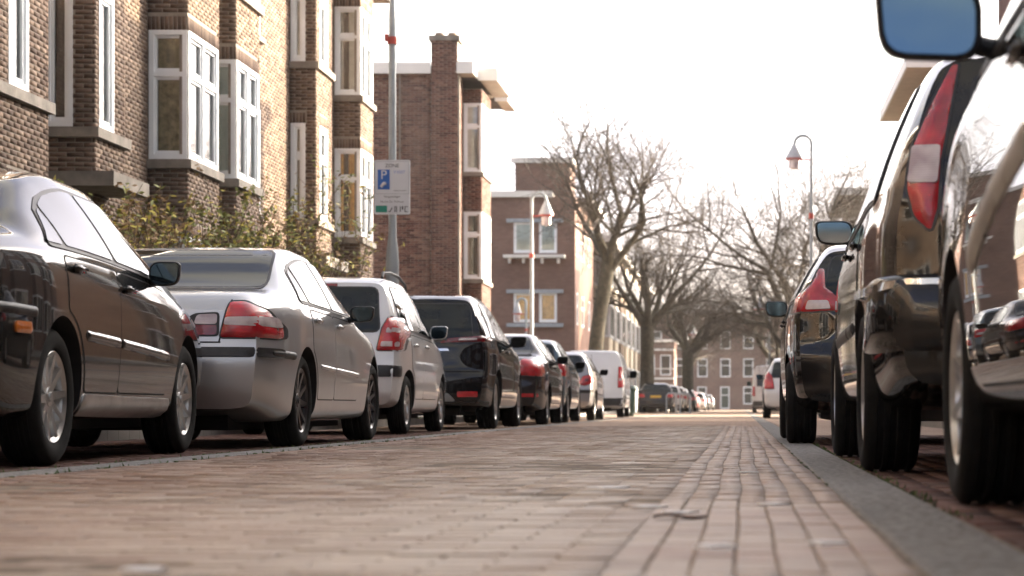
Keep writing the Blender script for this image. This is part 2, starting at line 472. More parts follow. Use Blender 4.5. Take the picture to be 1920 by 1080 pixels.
class Bricks:
    """collects single bricks as boxes standing proud of a wall or bed; the largest seen become objects of their own"""
    def __init__(self):
        self.items = []          # (O, U, V, N, u0, u1, v0, v1, proud, tone, full)
    def course_wall(self, O, U, V, N, ulen, vlen, holes=(), L=.21, H=.052, J=.011, proud=.0035, off0=0.0, tone=(0.0, 1.0), soldier=()):
        """running bond over a rectangle with holes (u0,u1,v0,v1); soldier: rectangles filled with upright bricks"""
        rnd = random.random
        holes = list(holes) + list(soldier)
        v, k = 0.0, 0
        while v + H * .6 < vlen:
            v1 = min(v + H, vlen)
            cuts = sorted((h[0], h[1]) for h in holes if h[2] < v1 - .012 and h[3] > v + .012)
            free, u = [], 0.0
            for a, b in cuts:
                if a > u + .02: free.append((u, a))
                u = max(u, b)
            if u < ulen - .02: free.append((u, ulen))
            s = -(L + J) * (.5 if k % 2 else 0) - off0
            for a, b in free:
                n = math.floor((a - s) / (L + J))
                x = s + n * (L + J)
                while x < b - .02:
                    p, q = max(x, a), min(x + L, b)
                    if q - p > .025:
                        self.items.append((O, U, V, N, p, q, v, v1, proud + rnd() * .003, tone[0] + rnd() * (tone[1] - tone[0]), q - p > L - .002 and v1 - v > H - .001))
                    x += L + J
            v += H + J; k += 1
        for (a, b, c, d) in soldier:
            x = a
            while x < b - .02:
                self.items.append((O, U, V, N, x, min(x + H, b), c, d - J, proud + rnd() * .003, tone[0] + rnd() * (tone[1] - tone[0]), False))
                x += H + J
    def build(self, parent, mat, single=0, name='brick', tilt=0.0, depth=.012, clear=None):
        items = self.items
        order = []
        if single:
            sc = []
            for i, it in enumerate(items):
                if not it[10]: continue
                c = it[0] + it[1] * (it[4] + it[5]) * .5 + it[2] * (it[6] + it[7]) * .5
                d = CAMP - c
                r = d.length
                px, py = 1390 + 3900 * c.x / max(c.y, .1), 764 - 3900 * (c.z - .27) / max(c.y, .1)
                if c.y < 1 or not (5 < px < 1915 and 5 < py < 1075): continue
                if clear and not clear(px, py): continue
                if d.dot(it[3]) <= 0: continue
                sc.append((-d.dot(it[3]) / r ** 3, i))
            sc.sort()
            order = [i for _, i in sc[:single]]
        alone = set(order)
        n = len(items) - len(alone)
        A = np.zeros((n, 8, 3)); T = np.zeros((n, 8))
        k = 0
        for i, it in enumerate(items):
            if i in alone: continue
            O, U, V, N, u0, u1, v0, v1, pr, tone, _ = it
            a = [O + U * u + V * v for (u, v) in ((u0, v0), (u1, v0), (u1, v1), (u0, v1))]
            for j in range(4):
                A[k, j] = a[j] - N * depth
                A[k, j + 4] = a[j] + N * (pr + (random.uniform(-tilt, tilt) if tilt else 0))
            T[k] = tone
            k += 1
        F = np.array([[4, 5, 6, 7], [0, 1, 5, 4], [1, 2, 6, 5], [2, 3, 7, 6], [3, 0, 4, 7]])
        faces = (F[None] + (np.arange(n) * 8)[:, None, None]).reshape(-1, 4)
        me = bpy.data.meshes.new(name + '_field')
        me.vertices.add(n * 8); me.vertices.foreach_set('co', A.ravel())
        me.loops.add(len(faces) * 4); me.loops.foreach_set('vertex_index', faces.ravel())
        me.polygons.add(len(faces)); me.polygons.foreach_set('loop_start', np.arange(len(faces)) * 4)
        me.update(calc_edges=True)
        at = me.attributes.new('tone', 'FLOAT', 'POINT'); at.data.foreach_set('value', T.ravel())
        me.materials.append(mat)
        o = link(bpy.data.objects.new(name + 'work', me), parent)
        o['kind'] = 'stuff'
        cache = {}
        for i in order:
            O, U, V, N, u0, u1, v0, v1, pr, tone, _ = items[i]
            key = (round(u1 - u0, 3), round(v1 - v0, 3), int(tone * 7))
            if key not in cache:
                w, h = (u1 - u0) / 2, (v1 - v0) / 2
                e = .003
                vs = [(-w, -h, -depth), (w, -h, -depth), (w, h, -depth), (-w, h, -depth), (-w, -h, -e), (w, -h, -e), (w, h, -e), (-w, h, -e),
                      (-w + e, -h + e, 0), (w - e, -h + e, 0), (w - e, h - e, 0), (-w + e, h - e, 0)]
                fs = [(8, 9, 10, 11)] + [(a, b, b + 4, a + 4) for a, b in ((0, 1), (1, 2), (2, 3))] + [(3, 0, 4, 7)]
                fs += [(4, 5, 9, 8), (5, 6, 10, 9), (6, 7, 11, 10), (7, 4, 8, 11)]
                m2 = bpy.data.meshes.new(name)
                m2.from_pydata(vs, [], fs)
                a2 = m2.attributes.new('tone', 'FLOAT', 'POINT'); a2.data.foreach_set('value', [tone] * len(vs))
                m2.materials.append(mat)
                cache[key] = m2
            b = bpy.data.objects.new(name, cache[key])
            link(b, parent)
            c = O + U * (u0 + u1) * .5 + V * (v0 + v1) * .5 + N * pr
            rot = Matrix((U, V, N)).transposed().to_4x4()
            if tilt:
                rot = rot @ Matrix.Rotation(random.uniform(-tilt, tilt) * 4, 4, 'X') @ Matrix.Rotation(random.uniform(-tilt, tilt) * 4, 4, 'Y')
            b.matrix_local = Matrix.Translation(c) @ rot
        return o

X, Y, Z = Vector((1, 0, 0)), Vector((0, 1, 0)), Vector((0, 0, 1))

def struct(name, mb, mat, parent=None):
    o = mb.build(name, mat, parent)
    o['kind'] = 'structure'
    return o

# ------------------------------------------------------------------ the ground
g = MB()
g.v = [(-900, -120, -.05), (900, -120, -.05), (900, 1800, -.05), (-900, 1800, -.05)]; g.f = [(0, 1, 2, 3)]
struct('ground', g, M['earth'])

# carriageway: a bed of sand with real bricks as far as they can be told apart, brick texture beyond
KL, KR = -2.82, .30          # inner faces of the two flush kerbs
ROAD_END = 30.0
g = MB(); g.box((KL - .2, -84, -.04), (KR + .05, ROAD_END, -.0028))
road = struct('brick_road', g, M['joint_sand'])
B = Bricks()
GUT = KR - 7 * .0745          # five rows laid lengthwise along the right kerb
wob = lambda q: .0045 * math.sin(q * 1.1) + .003 * math.sin(q * 2.9 + 1) - .006 + random.uniform(-.001, .001)
for r in range(7):
    y = .8 - random.random() * .2
    while y < ROAD_END:
        if y > 2.2:
            B.items.append((Vector((0, 0, 0)), Y, -X, Z, y, y + .2, -(GUT + r * .0745 + .071 + wob(y)), -(GUT + r * .0745 + wob(y)), random.uniform(-.001, .0018), .15 + random.random() * .6, True))
        y += .207
for r in range(2):           # two rows along the left kerb
    y = .8 - random.random() * .2
    while y < ROAD_END:
        if y > 4:
            B.items.append((Vector((0, 0, 0)), Y, -X, Z, y, y + .2, -(KL + .006 + r * .106 + .1), -(KL + .006 + r * .106), random.uniform(-.0015, .003), random.random() * .8, True))
        y += .207
y, k = 2.2, 0
xa, xb = KL + .006 + .212, GUT - .006
while y < ROAD_END:
    x = xa - (.1035 if k % 2 else 0)
    while x < xb - .02:
        p, q = max(x, xa), min(x + .2, xb)
        if q - p > .03 and abs((p + q) / 2 / y) < .42:
            wav = .0025 * math.sin(p * 2.1 + y * .7) + .002 * math.sin(y * 1.9 + p)
            B.items.append((Vector((0, 0, 0)), X, Y, Z, p, q, y, y + .0685, random.uniform(-.002, .0025) + wav, random.random(), q - p > .198))
        x += .207
    y += .0745; k += 1
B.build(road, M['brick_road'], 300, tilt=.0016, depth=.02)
g = MB(); g.box((KL, ROAD_END, -.04), (KR, 260, 0.0))
struct('far_road', g, M['far_road'])
g = MB()
for (x0, x1, y0, y1) in ((-60, -3.1, 47.2, 55.5), (2.6, 70, 48.4, 53.5)):
    g.box((x0, y0, -.03), (x1, y1, .004))
struct('side_street', g, M['far_road'])

# flush kerbs of single concrete lengths, then the brick parking strips
def kerb_run(x0, x1, ys, ye):
    root = None
    y = ys
    while y < ye:
        l = 1.0 if y < 40 else 12.0
        bm = bmesh.new()
        bmesh.ops.create_cube(bm, size=1, matrix=Matrix.Translation(((x0 + x1) / 2, y + l / 2, -.045)) @ Matrix.Diagonal((x1 - x0 - .006, l - .012, .10, 1)))
        bmesh.ops.bevel(bm, geom=[e for e in bm.edges], offset=.008, segments=1, affect='EDGES')
        if root is None:
            root = bm_obj('kerb', bm, M['kerb']); root['kind'] = 'structure'
        else:
            bm_obj('kerb_stone', bm, M['kerb'], root)
        y += l
kerb_run(KL - .20, KL, 2.0, 200)
kerb_run(KR, KR + .225, .5, 200)

def parking(x0, x1, y0, y1, yb0, yb1, name):
    g = MB(); g.box((x0, y0, -.04), (x1, y1, -.007))
    o = struct(name, g, M['joint_sand'])
    B = Bricks()
    x, k = x0 + .006, 0
    while x + .1 < x1:
        y = yb0 - (.1 if k % 2 else 0)
        while y < yb1:
            B.items.append((Vector((0, 0, 0)), Y, -X, Z, y, y + .2, -(x + .1), -x, random.uniform(-.002, .002), random.random(), True))
            y += .207
        x += .1065; k += 1
    B.build(o, M['brick_parking'], 0, tilt=.001, depth=.02)
    g = MB(); g.box((x0, yb1 + .15, -.04), (x1, 200, -.0035))
    g2 = struct('far_parking_strip', g, M['far_road'])
    return o
parking(KL - 2.3, KL - .20, 2, 24, 6, 24, 'parking_strip')
parking(KR + .24, KR + 2.3, 1, 24, 2.5, 20, 'parking_strip')
# raised pavements with a kerb step
g = MB()
for (a, b) in ((-84, 47), (56, 260)):
    g.box((-8.7, a, -.05), (KL - 2.3, b, .10))
for (a, b) in ((-84, 48.2), (54, 260)):
    g.box((KR + 2.3, a, -.05), (5.6, b, .10))
struct('pavement', g, M['paving'])

# ------------------------------------------------------------------ windows
def window(parent, O, U, V, N, w, h, cols=1, split=.62, curtain='curtain_white', inset=.06, frame='white_frame', post=.085, name='window', drape=.45, lo=.02, hi=.02, rows=2):
    """a wooden window filling a w x h opening: outer frame, posts, transom, a sash round each pane, glass, and what hangs behind it"""
    fr = MB()
    D0, D1 = -inset - .07, -inset + .045
    fr.obox(O, U, V, N, 0, post, 0, h, D0, D1)
    fr.obox(O, U, V, N, w - post, w, 0, h, D0, D1)
    fr.obox(O, U, V, N, post, w - post, 0, post * 1.1, D0, D1 + .002)
    fr.obox(O, U, V, N, post, w - post, h - post, h, D0, D1 + .002)
    xs = [post]
    cw = (w - 2 * post - (cols - 1) * post) / cols
    cells = []
    for c in range(cols):
        a = post + c * (cw + post)
        if c:
            fr.obox(O, U, V, N, a - post, a, post * 1.1, h - post, D0, D1 - .004)
        if rows == 2:
            t = h * split
            fr.obox(O, U, V, N, a, a + cw, t - .035, t + .035, D0, D1 - .008)
            cells += [(a, a + cw, post * 1.1, t - .035), (a, a + cw, t + .035, h - post)]
        else:
            cells += [(a, a + cw, post * 1.1, h - post)]
    s = .042
    for (a, b, c, d) in cells:
        e0, e1 = -inset - .045, -inset + .012
        fr.obox(O, U, V, N, a, a + s, c, d, e0, e1); fr.obox(O, U, V, N, b - s, b, c, d, e0, e1)
        fr.obox(O, U, V, N, a + s, b - s, c, c + s * 1.3, e0, e1 - .002); fr.obox(O, U, V, N, a + s, b - s, d - s, d, e0, e1 - .002)
    win = fr.build(name, M[frame], parent)
    for i, (a, b, c, d) in enumerate(cells):
        p = MB(); p.obox(O, U, V, N, a + s, b - s, c + s * 1.3, d - s, -inset - .022, -inset - .014)
        p.build('pane', M['glass'], win)
    n = max(6, int(w / .05))
    vs, fs = [], []
    for i in range(n + 1):
        u = lo + (w - lo - hi) * i / n
        dd = -inset - .075 + .012 * math.sin(i * 2.2) + .008 * math.sin(i * .9)
        for v in (post, h - .04):
            vs.append(tuple(O + U * u + V * v + N * dd))
    if drape < 1:      # two drapes with a gap between
        keep = [i for i in range(n) if i < n * drape or i >= n * (1 - drape)]
    else:
        keep = range(n)
    for i in keep:
        fs.append((2 * i, 2 * i + 2, 2 * i + 3, 2 * i + 1))
    mesh_obj('curtain', vs, fs, M[curtain], win, True)
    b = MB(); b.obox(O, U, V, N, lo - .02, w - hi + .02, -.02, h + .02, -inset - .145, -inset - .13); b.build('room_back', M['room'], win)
    return win

def clad(mb, O, U, V, N, ul, vl, holes, t=.24):
    """wall core as blocks round the openings, front face on the plane"""
    vs = sorted({0.0, vl, *[h[2] for h in holes], *[h[3] for h in holes]})
    vs = [v for v in vs if 0 <= v <= vl]
    for a, b in zip(vs, vs[1:]):
        m = (a + b) / 2
        cuts = sorted((h[0], h[1]) for h in holes if h[2] < m < h[3])
        u = 0.0
        for p, q in cuts:
            if p > u: mb.obox(O, U, V, N, u, p, a, b, -t, 0)
            u = max(u, q)
        if u < ul: mb.obox(O, U, V, N, u, ul, a, b, -t, 0)

XW = -8.62           # street front of the left-hand terrace
EAVE = 9.35

def terrace_house(y0, y1, label, bays, wins, canopy=None, brick='brick_near', single=0, recess=None, zlow=1.6):
    """bays: dict(y0,y1,p,near=(u0,u1) window in the near cheek,front=[(u0,u1,cols)],levels=[(z0,z1)],curt=[...])"""
    h = thing('terraced_house', label, 'house', (XW, y0, 0), 0, 'terraced brick houses on one side of the street')
    off = Vector((XW, y0, 0))
    core, B = MB(), Bricks()
    L = y1 - y0
    O = Vector((0, 0, 0))
    holes = [(b['y0'] - y0, b['y1'] - y0, 0, EAVE) for b in bays]
    for (a, b, c, d, cu, fr) in wins:
        holes.append((a - y0, b - y0, c, d))
    if recess:
        holes.append((recess[0] - y0, recess[1] - y0, 0, EAVE))
        Or_ = Vector((-recess[2], recess[0] - y0, 0))
        clad(core, Or_, Y, Z, X, recess[1] - recess[0], EAVE, [])
        B.course_wall(Or_ + Z * zlow, Y, Z, X, recess[1] - recess[0], EAVE - zlow, [])
    clad(core, O, Y, Z, X, L, EAVE, holes)
    bh = list(holes)
    sold = [(a - y0 - .02, b - y0 + .02, d, d + .21) for (a, b, c, d, cu, fr) in wins]
    Ob = Vector((0, 0, zlow))
    B.course_wall(Ob, Y, Z, X, L, EAVE - zlow, [(q[0], q[1], q[2] - zlow, q[3] - zlow) for q in bh], soldier=[(q[0], q[1], q[2] - zlow, q[3] - zlow) for q in sold], off0=random.random() * .2)
    for (a, b, c, d, cu, fr) in wins:
        window(h, Vector((0, a - y0, c)), Y, Z, X, b - a, d - c, 1, .62, cu, .05, fr)
        s = MB(); s.box((-.02, a - y0 - .05, c - .09), (.09, b - y0 + .05, c)); s.build('windowsill', M['stone'], h)
    for bay in bays:
        p = bay['p']; a, b = bay['y0'] - y0, bay['y1'] - y0
        bk = bay.get('back', 0); pw = p + bk
        nh, fh, ns, fs = [], [], [], []
        for (z0, z1) in bay['levels']:
            if bay.get('near'):
                nh.append((bay['near'][0], bay['near'][1], z0, z1))
                ns.append((max(0, bay['near'][0] - .03), min(pw, bay['near'][1] + .03), z1, z1 + .21))
            for (u0, u1, c) in bay['front']:
                fh.append((u0, u1, z0, z1))
                fs.append((max(0, u0 - .03), min(b - a, u1 + .03), z1, z1 + .21))
        On = Vector((-bk, a, 0)); Of = Vector((p, a, 0)); Or = Vector((p, b, 0))
        clad(core, On, X, Z, -Y, pw - .12, EAVE, [(q[0], min(q[1], pw - .12), q[2], q[3]) for q in nh], .12)
        clad(core, Of, Y, Z, X, b - a, EAVE, fh, .12)
        clad(core, Or, -X, Z, Y, p - .12, EAVE, [], .12)
        sh = lambda q: [(r[0], r[1], r[2] - zlow, r[3] - zlow) for r in q]
        B.course_wall(On + Z * zlow, X, Z, -Y, pw, EAVE - zlow, sh(nh), soldier=sh(ns), tone=(0, .75))
        B.course_wall(Of + Z * zlow, Y, Z, X, b - a, EAVE - zlow, sh(fh), soldier=sh(fs))
        for k, (z0, z1) in enumerate(bay['levels']):
            cu = bay['curt'][k % len(bay['curt'])]
            if bay.get('near'):
                n0, n1 = bay['near']
                window(h, Vector((n0 - bk, a, z0)), X, Z, -Y, n1 - n0, z1 - z0, 1, .66, cu, .03, 'white_frame', .07, drape=bay.get('drape', 1), hi=.14 if n1 > pw - .05 else .02)
            for (u0, u1, c) in bay['front']:
                window(h, Vector((p, a + u0, z0)), Y, Z, X, u1 - u0, z1 - z0, c, .66, cu, .03, 'white_frame', .08, drape=bay.get('drape', 1), lo=.15 if u0 < .05 else .02)
            s = MB(); s.box((-.01 - bk, a - .07, z0 - .13), (p + .07, b + .07, z0 - .001)); s.build('windowsill', M['stone'], h)
    if canopy:
        (c0, c1, pr, z0, z1) = canopy
        s = MB(); s.box((.02, c0 - y0, z0), (pr, c1 - y0, z1)); s.build('door_canopy', M['stone'], h)
    core.box((-7.5, 0, 0), (-.9, .2, EAVE)); core.box((-7.5, L - .2, 0), (-.9, L, EAVE)); core.box((-7.7, 0, 0), (-7.5, L, EAVE))
    core.build('wall', M['mortar'], h)
    if single is not None:
        B.build(h, M[brick], single, depth=.005, clear=lambda px, py: py < 420)
    r = MB(); r.box((-7.9, 0, EAVE), (.75, L, EAVE + .2)); rf = r.build('roof', M['roofing'], h)
    r = MB(); r.box((.752, 0, EAVE - .02), (.80, L, EAVE + .24)); r.build('fascia', M['fascia'], rf)
    r = MB(); r.box((.0, .0, EAVE - .03), (.75, L, EAVE - .001)); r.build('soffit', M['soffit'], rf)
    return h

LV = [(3.87, 5.75), (6.87, 8.75), (1.15, 2.75)]
terrace_house(17.0, 24.65, 'dark brick house with one white window, cut by the photo edge above the saloon', [
    dict(y0=22.0, y1=24.6, p=.42, near=None, front=[(1.25, 1.9, 1)], levels=LV, curt=['curtain_white', 'curtain_pale'])], [], single=100)
terrace_house(24.65, 32.35, 'brick terraced house with a concrete door canopy and tall narrow black-paned stair window', [
    dict(y0=26.7, y1=28.0, p=.32, back=.48, near=(.16, .52), front=[(.16, .78, 1)], levels=[(3.87, 6.5), (7.0, 8.6)], curt=['room'], drape=0.0),
    dict(y0=30.2, y1=32.0, p=.58, near=(.02, .575), front=[(.02, 1.72, 2)], levels=LV, curt=['curtain_leaf', 'curtain_white', 'curtain_dim'])],
    [], canopy=(25.75, 27.3, .85, 3.02, 3.2), single=120, recess=(24.65, 26.7, .48))
terrace_house(32.35, 42.6, 'brick terraced house with green-tinted blinds in its bay and a cream stair window', [
    dict(y0=32.75, y1=34.35, p=.66, near=(.02, .655), front=[(.02, 1.52, 2)], levels=LV, curt=['curtain_pale']),
    dict(y0=39.7, y1=41.2, p=.50, near=(.02, .30), front=[(.35, 1.05, 1)], levels=[(3.87, 5.7), (6.87, 8.75)], curt=['curtain_dim', 'curtain_white'])],
    [(36.0, 37.3, 3.75, 5.6, 'curtain_pale', 'white_frame'), (36.0, 37.3, 6.87, 8.6, 'curtain_dim', 'white_frame')],
    canopy=(39.2, 41.4, .8, 2.95, 3.15), single=60)
terrace_house(42.6, 46.6, 'end terraced house with orange curtains in its white bay window', [
    dict(y0=44.0, y1=45.5, p=.56, near=(.02, .555), front=[(.02, 1.42, 2)], levels=LV, curt=['curtain_orange', 'curtain_white', 'curtain_dim'], drape=.36)],
    [], single=20)

# ------------------------------------------------------------------ the gable house across the side street
def simple_house(name, label, x_front, y0, y1, depth, eave, wallmat, sgn=1, group=None):
    """plain block of brickwork; returns its Empty, local frame x towards the street front"""
    h = thing(name, label, 'house', (x_front, y0, 0), 0, group)
    return h

h2 = simple_house('corner_house', 'red brick corner house with chimney, white fascia and blank gable wall', -7.8, 57, 64, 9, 9.45, 'brick_red')
core, B = MB(), Bricks()
LV2 = [(3.87, 5.75), (6.87, 8.8), (1.1, 2.7)]
fh = [(1.3, 3.4, 0, 9.45), (4.2, 5.1, 3.87, 5.75), (4.2, 5.1, 6.87, 8.7), (4.2, 5.1, .1, 2.5)]
clad(core, Vector((0, 0, 0)), Y, Z, X, 7, 9.45, fh)
core.box((-9, .24, 0), (-8.8, 7, 9.45)); core.box((-9, 6.76, 0), (-.24, 7, 9.45)); core.box((-9, 0, 0), (-.24, .24, 9.45))
B.course_wall(Vector((-9, 0, 1.5)), X, Z, -Y, 8.3, 7.95, [])
B.course_wall(Vector((-.68, -.12, 1.5)), X, Z, -Y, .72, 8.8, [], tone=(0, .8))
B.course_wall(Vector((0, 0, 1.5)), Y, Z, X, 7, 7.95, [(a, b, c - 1.5, d - 1.5) for a, b, c, d in fh])
core.box((-.68, -.12, 0), (.04, .001, 10.3)); core.box((-.68, 0.001, 9.3), (.04, .5, 10.3))
for k, (a, b) in enumerate(((1.3, 3.4),)):
    p = .52
    q = [(0.02, b - a - .06, z0, z1) for z0, z1 in LV2]
    qn = [(.02, p - .002, z0, z1) for z0, z1 in LV2]
    clad(core, Vector((0, a, 0)), X, Z, -Y, p - .12, 9.2, [(u[0], p - .12, u[2], u[3]) for u in qn], .12)
    clad(core, Vector((p, a, 0)), Y, Z, X, b - a, 9.2, q, .12)
    clad(core, Vector((p, b, 0)), -X, Z, Y, p - .12, 9.2, [], .12)
    B.course_wall(Vector((0, a, 1.5)), X, Z, -Y, p, 7.7, [(u[0], u[1], u[2] - 1.5, u[3] - 1.5) for u in qn], tone=(0, .7))
    B.course_wall(Vector((p, a, 1.5)), Y, Z, X, b - a, 7.7, [(u[0], u[1], u[2] - 1.5, u[3] - 1.5) for u in q])
    for (z0, z1), cu in zip(LV2, ('curtain_dim', 'curtain_white', 'curtain_dim')):
        window(h2, Vector((.02, a, z0)), X, Z, -Y, p - .022, z1 - z0, 1, .66, cu, .03, 'white_frame', .06, drape=.3 if cu == 'curtain_dim' else 1, hi=.14)
        window(h2, Vector((p, a + .02, z0)), Y, Z, X, b - a - .08, z1 - z0, 3, .66, cu, .03, 'white_frame', .08, lo=.15)
        s = MB(); s.box((0.002, a - .06, z0 - .12), (p + .06, b + .06, z0 - .001)); s.build('windowsill', M['stone'], h2)
for (z0, z1) in ((3.87, 5.75), (6.87, 8.7)):
    window(h2, Vector((0, 4.2, z0)), Y, Z, X, .9, z1 - z0, 1, .62, 'curtain_white', .06)
dmb = MB(); dmb.box((-.12, 4.2, .1), (-.06, 5.1, 2.5)); dmb.build('door', M['bin_green'], h2)
core.build('wall', M['mortar'], h2)
B.build(h2, M['brick_red'], 0, depth=.005)
ch = MB(); ch.box((-.74, -.18, 10.3), (.10, .56, 10.44)); c_o = ch.build('chimney_cap', M['stone'], h2)
ch = MB()
for px_ in (-.5, -.14):
    ch.lathe([(.11, 0), (.13, .02), (.12, .12), (.09, .12), (.09, 0)], 14, (px_, .2, 10.44))
ch.build('chimney_pot', M['far_tan'], c_o, True)
r = MB(); r.box((-9.1, -.12, 9.45), (-.69, 7.1, 9.62)); r.box((-.689, .6, 9.45), (.45, 7.1, 9.62)); r.box((.05, -.3, 9.45), (.45, .6, 9.62)); r.box((.451, .7, 9.40), (1.0, 4.0, 9.6)); r.box((.451, 4.6, 9.40), (.85, 6.9, 9.6))
rf = r.build('roof', M['roofing'], h2)
r = MB()
r.box((-9.15, -.17, 9.40), (-.69, -.122, 9.70)); r.box((.045, -.35, 9.38), (.50, -.302, 9.70)); r.box((.452, -.302, 9.38), (.50, .64, 9.70))
for a, b, e in ((.7, 4.0, 1.0), (4.6, 6.9, .85)):
    r.box((.502, a - .05, 9.34), (e + .05, a - .002, 9.68)); r.box((e + .002, a, 9.34), (e + .05, b, 9.68))
r.build('fascia', M['fascia'], rf)
r = MB()
for a, b, e in ((.7, 4.0, 1.0), (4.6, 6.9, .85)):
    r.box((.53, a, 9.36), (e, b, 9.397))
r.box((.0, -.30, 9.42), (.45, .66, 9.447)); r.box((.0, 4.02, 9.42), (.45, 4.58, 9.447)); r.build('soffit', M['soffit'], rf)
pp = MB(); pp.tube([(.06, -.06, .1), (.06, -.06, 9.3)], .045, 8); pp.tube([(-1.55, -.05, 6.2), (-1.55, -.05, 9.4)], .025, 6); pp.build('drainpipe', M['stone'], h2)

# ------------------------------------------------------------------ the square-towered house further on
h3 = thing('tower_house', 'purplish brick house with square tower and blue-grey window ledges', 'house', (-7.2, 90, 0))
core = MB()
holes3 = []
for z0, z1 in ((3.95, 5.25), (6.95, 8.3), (1.0, 2.3)):
    holes3 += [(-2.65 + 8, -1.82 + 8, z0, z1), (-1.55 + 8, -.78 + 8, z0, z1)]
clad(core, Vector((-8, 0, 0)), X, Z, -Y, 8, 9.4, holes3)
s3 = [(1.0, 1.9, 3.9, 5.3), (1.0, 1.9, 6.9, 8.3), (4.0, 5.4, 3.9, 5.3), (4.0, 5.4, 6.9, 8.3), (8, 9, 3.9, 5.3), (8, 9, 6.9, 8.3)]
clad(core, Vector((0, .24, 0)), Y, Z, X, 10.8, 9.4, [(a - .24, b - .24, c, d) for a, b, c, d in s3])
core.box((-8, 10.8, 0), (-.24, 11.04, 9.4)); core.box((-8, .24, 0), (-7.8, 10.8, 9.4))
core.box((-2.75, 1.5, 9.4), (-.35, 4.5, 11.05))
core.build('wall', M['far_purple'], h3)
for (a, b, c, d) in holes3:
    window(h3, Vector((a - 8, 0, c)), X, Z, -Y, b - a, d - c, 1, .5, 'curtain_orange' if c < 6 else 'curtain_pale', .05, 'white_frame', .075, rows=1, drape=1)
for (a, b, c, d) in s3:
    window(h3, Vector((0, a, c)), Y, Z, X, b - a, d - c, 1, .6, 'curtain_white', .05)
for z in (3.84, 5.30, 8.36):
    led = MB(); led.box((-2.95, -.16, z - .09), (-.5, -.002, z + .07))
    led.build('window_ledge', M['blue_stone'], h3)
led = MB(); led.box((-3.05, -.55, 6.72), (-.4, -.002, 6.85))
for x_ in (-2.8, -2.2, -1.4, -.7):
    led.box((x_ - .05, -.4, 6.5), (x_ + .05, -.003, 6.718))
led.build('balcony_ledge', M['fascia'], h3)
r = MB(); r.box((-8.1, -.15, 9.4), (-.95, 11.1, 9.55)); r.box((-.949, 2.2, 9.4), (.6, 11.1, 9.55)); r.box((-2.85, 1.4, 11.05), (-.25, 4.6, 11.2))
rf = r.build('roof', M['roofing'], h3)
r = MB(); r.box((-8.2, -.2, 9.36), (-.95, -.152, 9.62)); r.box((.602, 2.2, 9.36), (.65, 11.1, 9.62)); r.box((-2.92, 1.33, 11.02), (-.18, 1.398, 11.24)); r.box((-.248, 1.4, 11.02), (-.18, 4.6, 11.24)); r.build('fascia', M['fascia'], rf)

# ------------------------------------------------------------------ the white-bayed row towards the far end
for k in range(5):
    y0 = 103.5 + k * 10.4
    labels = ['pale house with white bays, first of the far row beyond the square-towered house',
              'second white-bayed house of the far row beyond the tower',
              'third white-bayed house of the far row beyond the tower',
              'fourth white-bayed house of the far row beyond the tower',
              'last white-bayed house of the far row beyond the tower']
    hk = thing('bay_house', labels[k], 'house', (-7.4, y0, 0), 0, 'white-bayed houses in the far row')
    core = MB()
    core.box((-8, 0, 0), (0, 10.38, 8.6)); core.build('wall', M['far_tan'] if k % 2 else M['far_red'], hk)
    for j, a in enumerate((1.0, 6.2)):
        bm_ = MB(); bm_.box((.002, a, 0), (.75, a + 2.8, 8.3)); bo = bm_.build('bay', M['cream_frame' if k % 2 == 0 or j else 'far_tan'], hk)
        for z0, z1 in ((.9, 2.6), (3.8, 5.5), (6.4, 7.9)):
            fr = MB(); fr.box((.02, a - .05, z0), (.82, a + 2.85, z1)); wo = fr.build('window', M['white_frame'], hk)
            pn = MB(); pn.box((.10, a - .066, z0 + .12), (.70, a - .052, z1 - .12))
            for q in range(3):
                pn.box((.822, a + .1 + q * .92, z0 + .12), (.836, a + .86 + q * .92, z1 - .12))
            pn.build('pane', M['pale_glass'], wo)
    r = MB(); r.box((-8, 0, 8.6), (.9, 10.38, 8.75)); rf = r.build('roof', M['roofing'], hk)
    r = MB(); r.box((.902, 0, 8.52), (1.0, 10.38, 8.84)); r.box((-8, -.06, 8.52), (1.0, -.002, 8.84)); r.build('fascia', M['fascia'], rf)

# ------------------------------------------------------------------ the block that closes the street
he = thing('end_block', 'long brick block with white-framed windows closing the far end of the street', 'house', (0, 222, 0))
core = MB()
eh = []
for i in range(9):
    x_ = -9.6 + i * 2.45
    for z0, z1 in ((3.5, 5.5), (6.5, 8.4)):
        eh.append((x_ + 16, x_ + 1.1 + 16, z0, z1))
    eh.append((x_ + 16, x_ + 1.0 + 16, .1 if i % 2 else .6, 2.5))
clad(core, Vector((-16, 0, 0)), X, Z, -Y, 34, 10.2, eh)
core.box((-16, .24, 0), (18, 9, 10.0)); core.build('wall', M['far_red'], he)
for i, (a, b, c, d) in enumerate(eh):
    fr = MB(); o_ = Vector((a - 16, 0, c)); w_, h_ = b - a, d - c
    for (p, q, s, t) in ((0, .12, 0, h_), (w_ - .12, w_, 0, h_), (.12, w_ - .12, 0, .14), (.12, w_ - .12, h_ - .12, h_), (.12, w_ - .12, h_ * .6, h_ * .6 + .09)):
        fr.obox(o_, X, Z, -Y, p, q, s, t, -.1, .02)
    nm = 'door' if c < .3 else 'window'
    wo = fr.build(nm, M['white_frame'], he)
    pn = MB(); pn.obox(o_, X, Z, -Y, .12, w_ - .12, .14, h_ - .12, -.08, -.06); pn.build('pane' if nm == 'window' else 'door_leaf', M['car_glass'] if nm == 'window' else (M['sign_blue'] if i % 4 == 1 else M['bin_green']), wo)
r = MB(); r.box((-16.3, -.5, 10.2), (18.3, 9.3, 10.45)); r.build('roof', M['roofing'], he)
hl = thing('low_house', 'lower brick house with white balcony rails left of the end block', 'house', (-9.5, 195, 0))
core = MB(); core.box((-6, 0, 0), (3.2, 8, 6.4)); core.build('wall', M['far_purple'], hl)
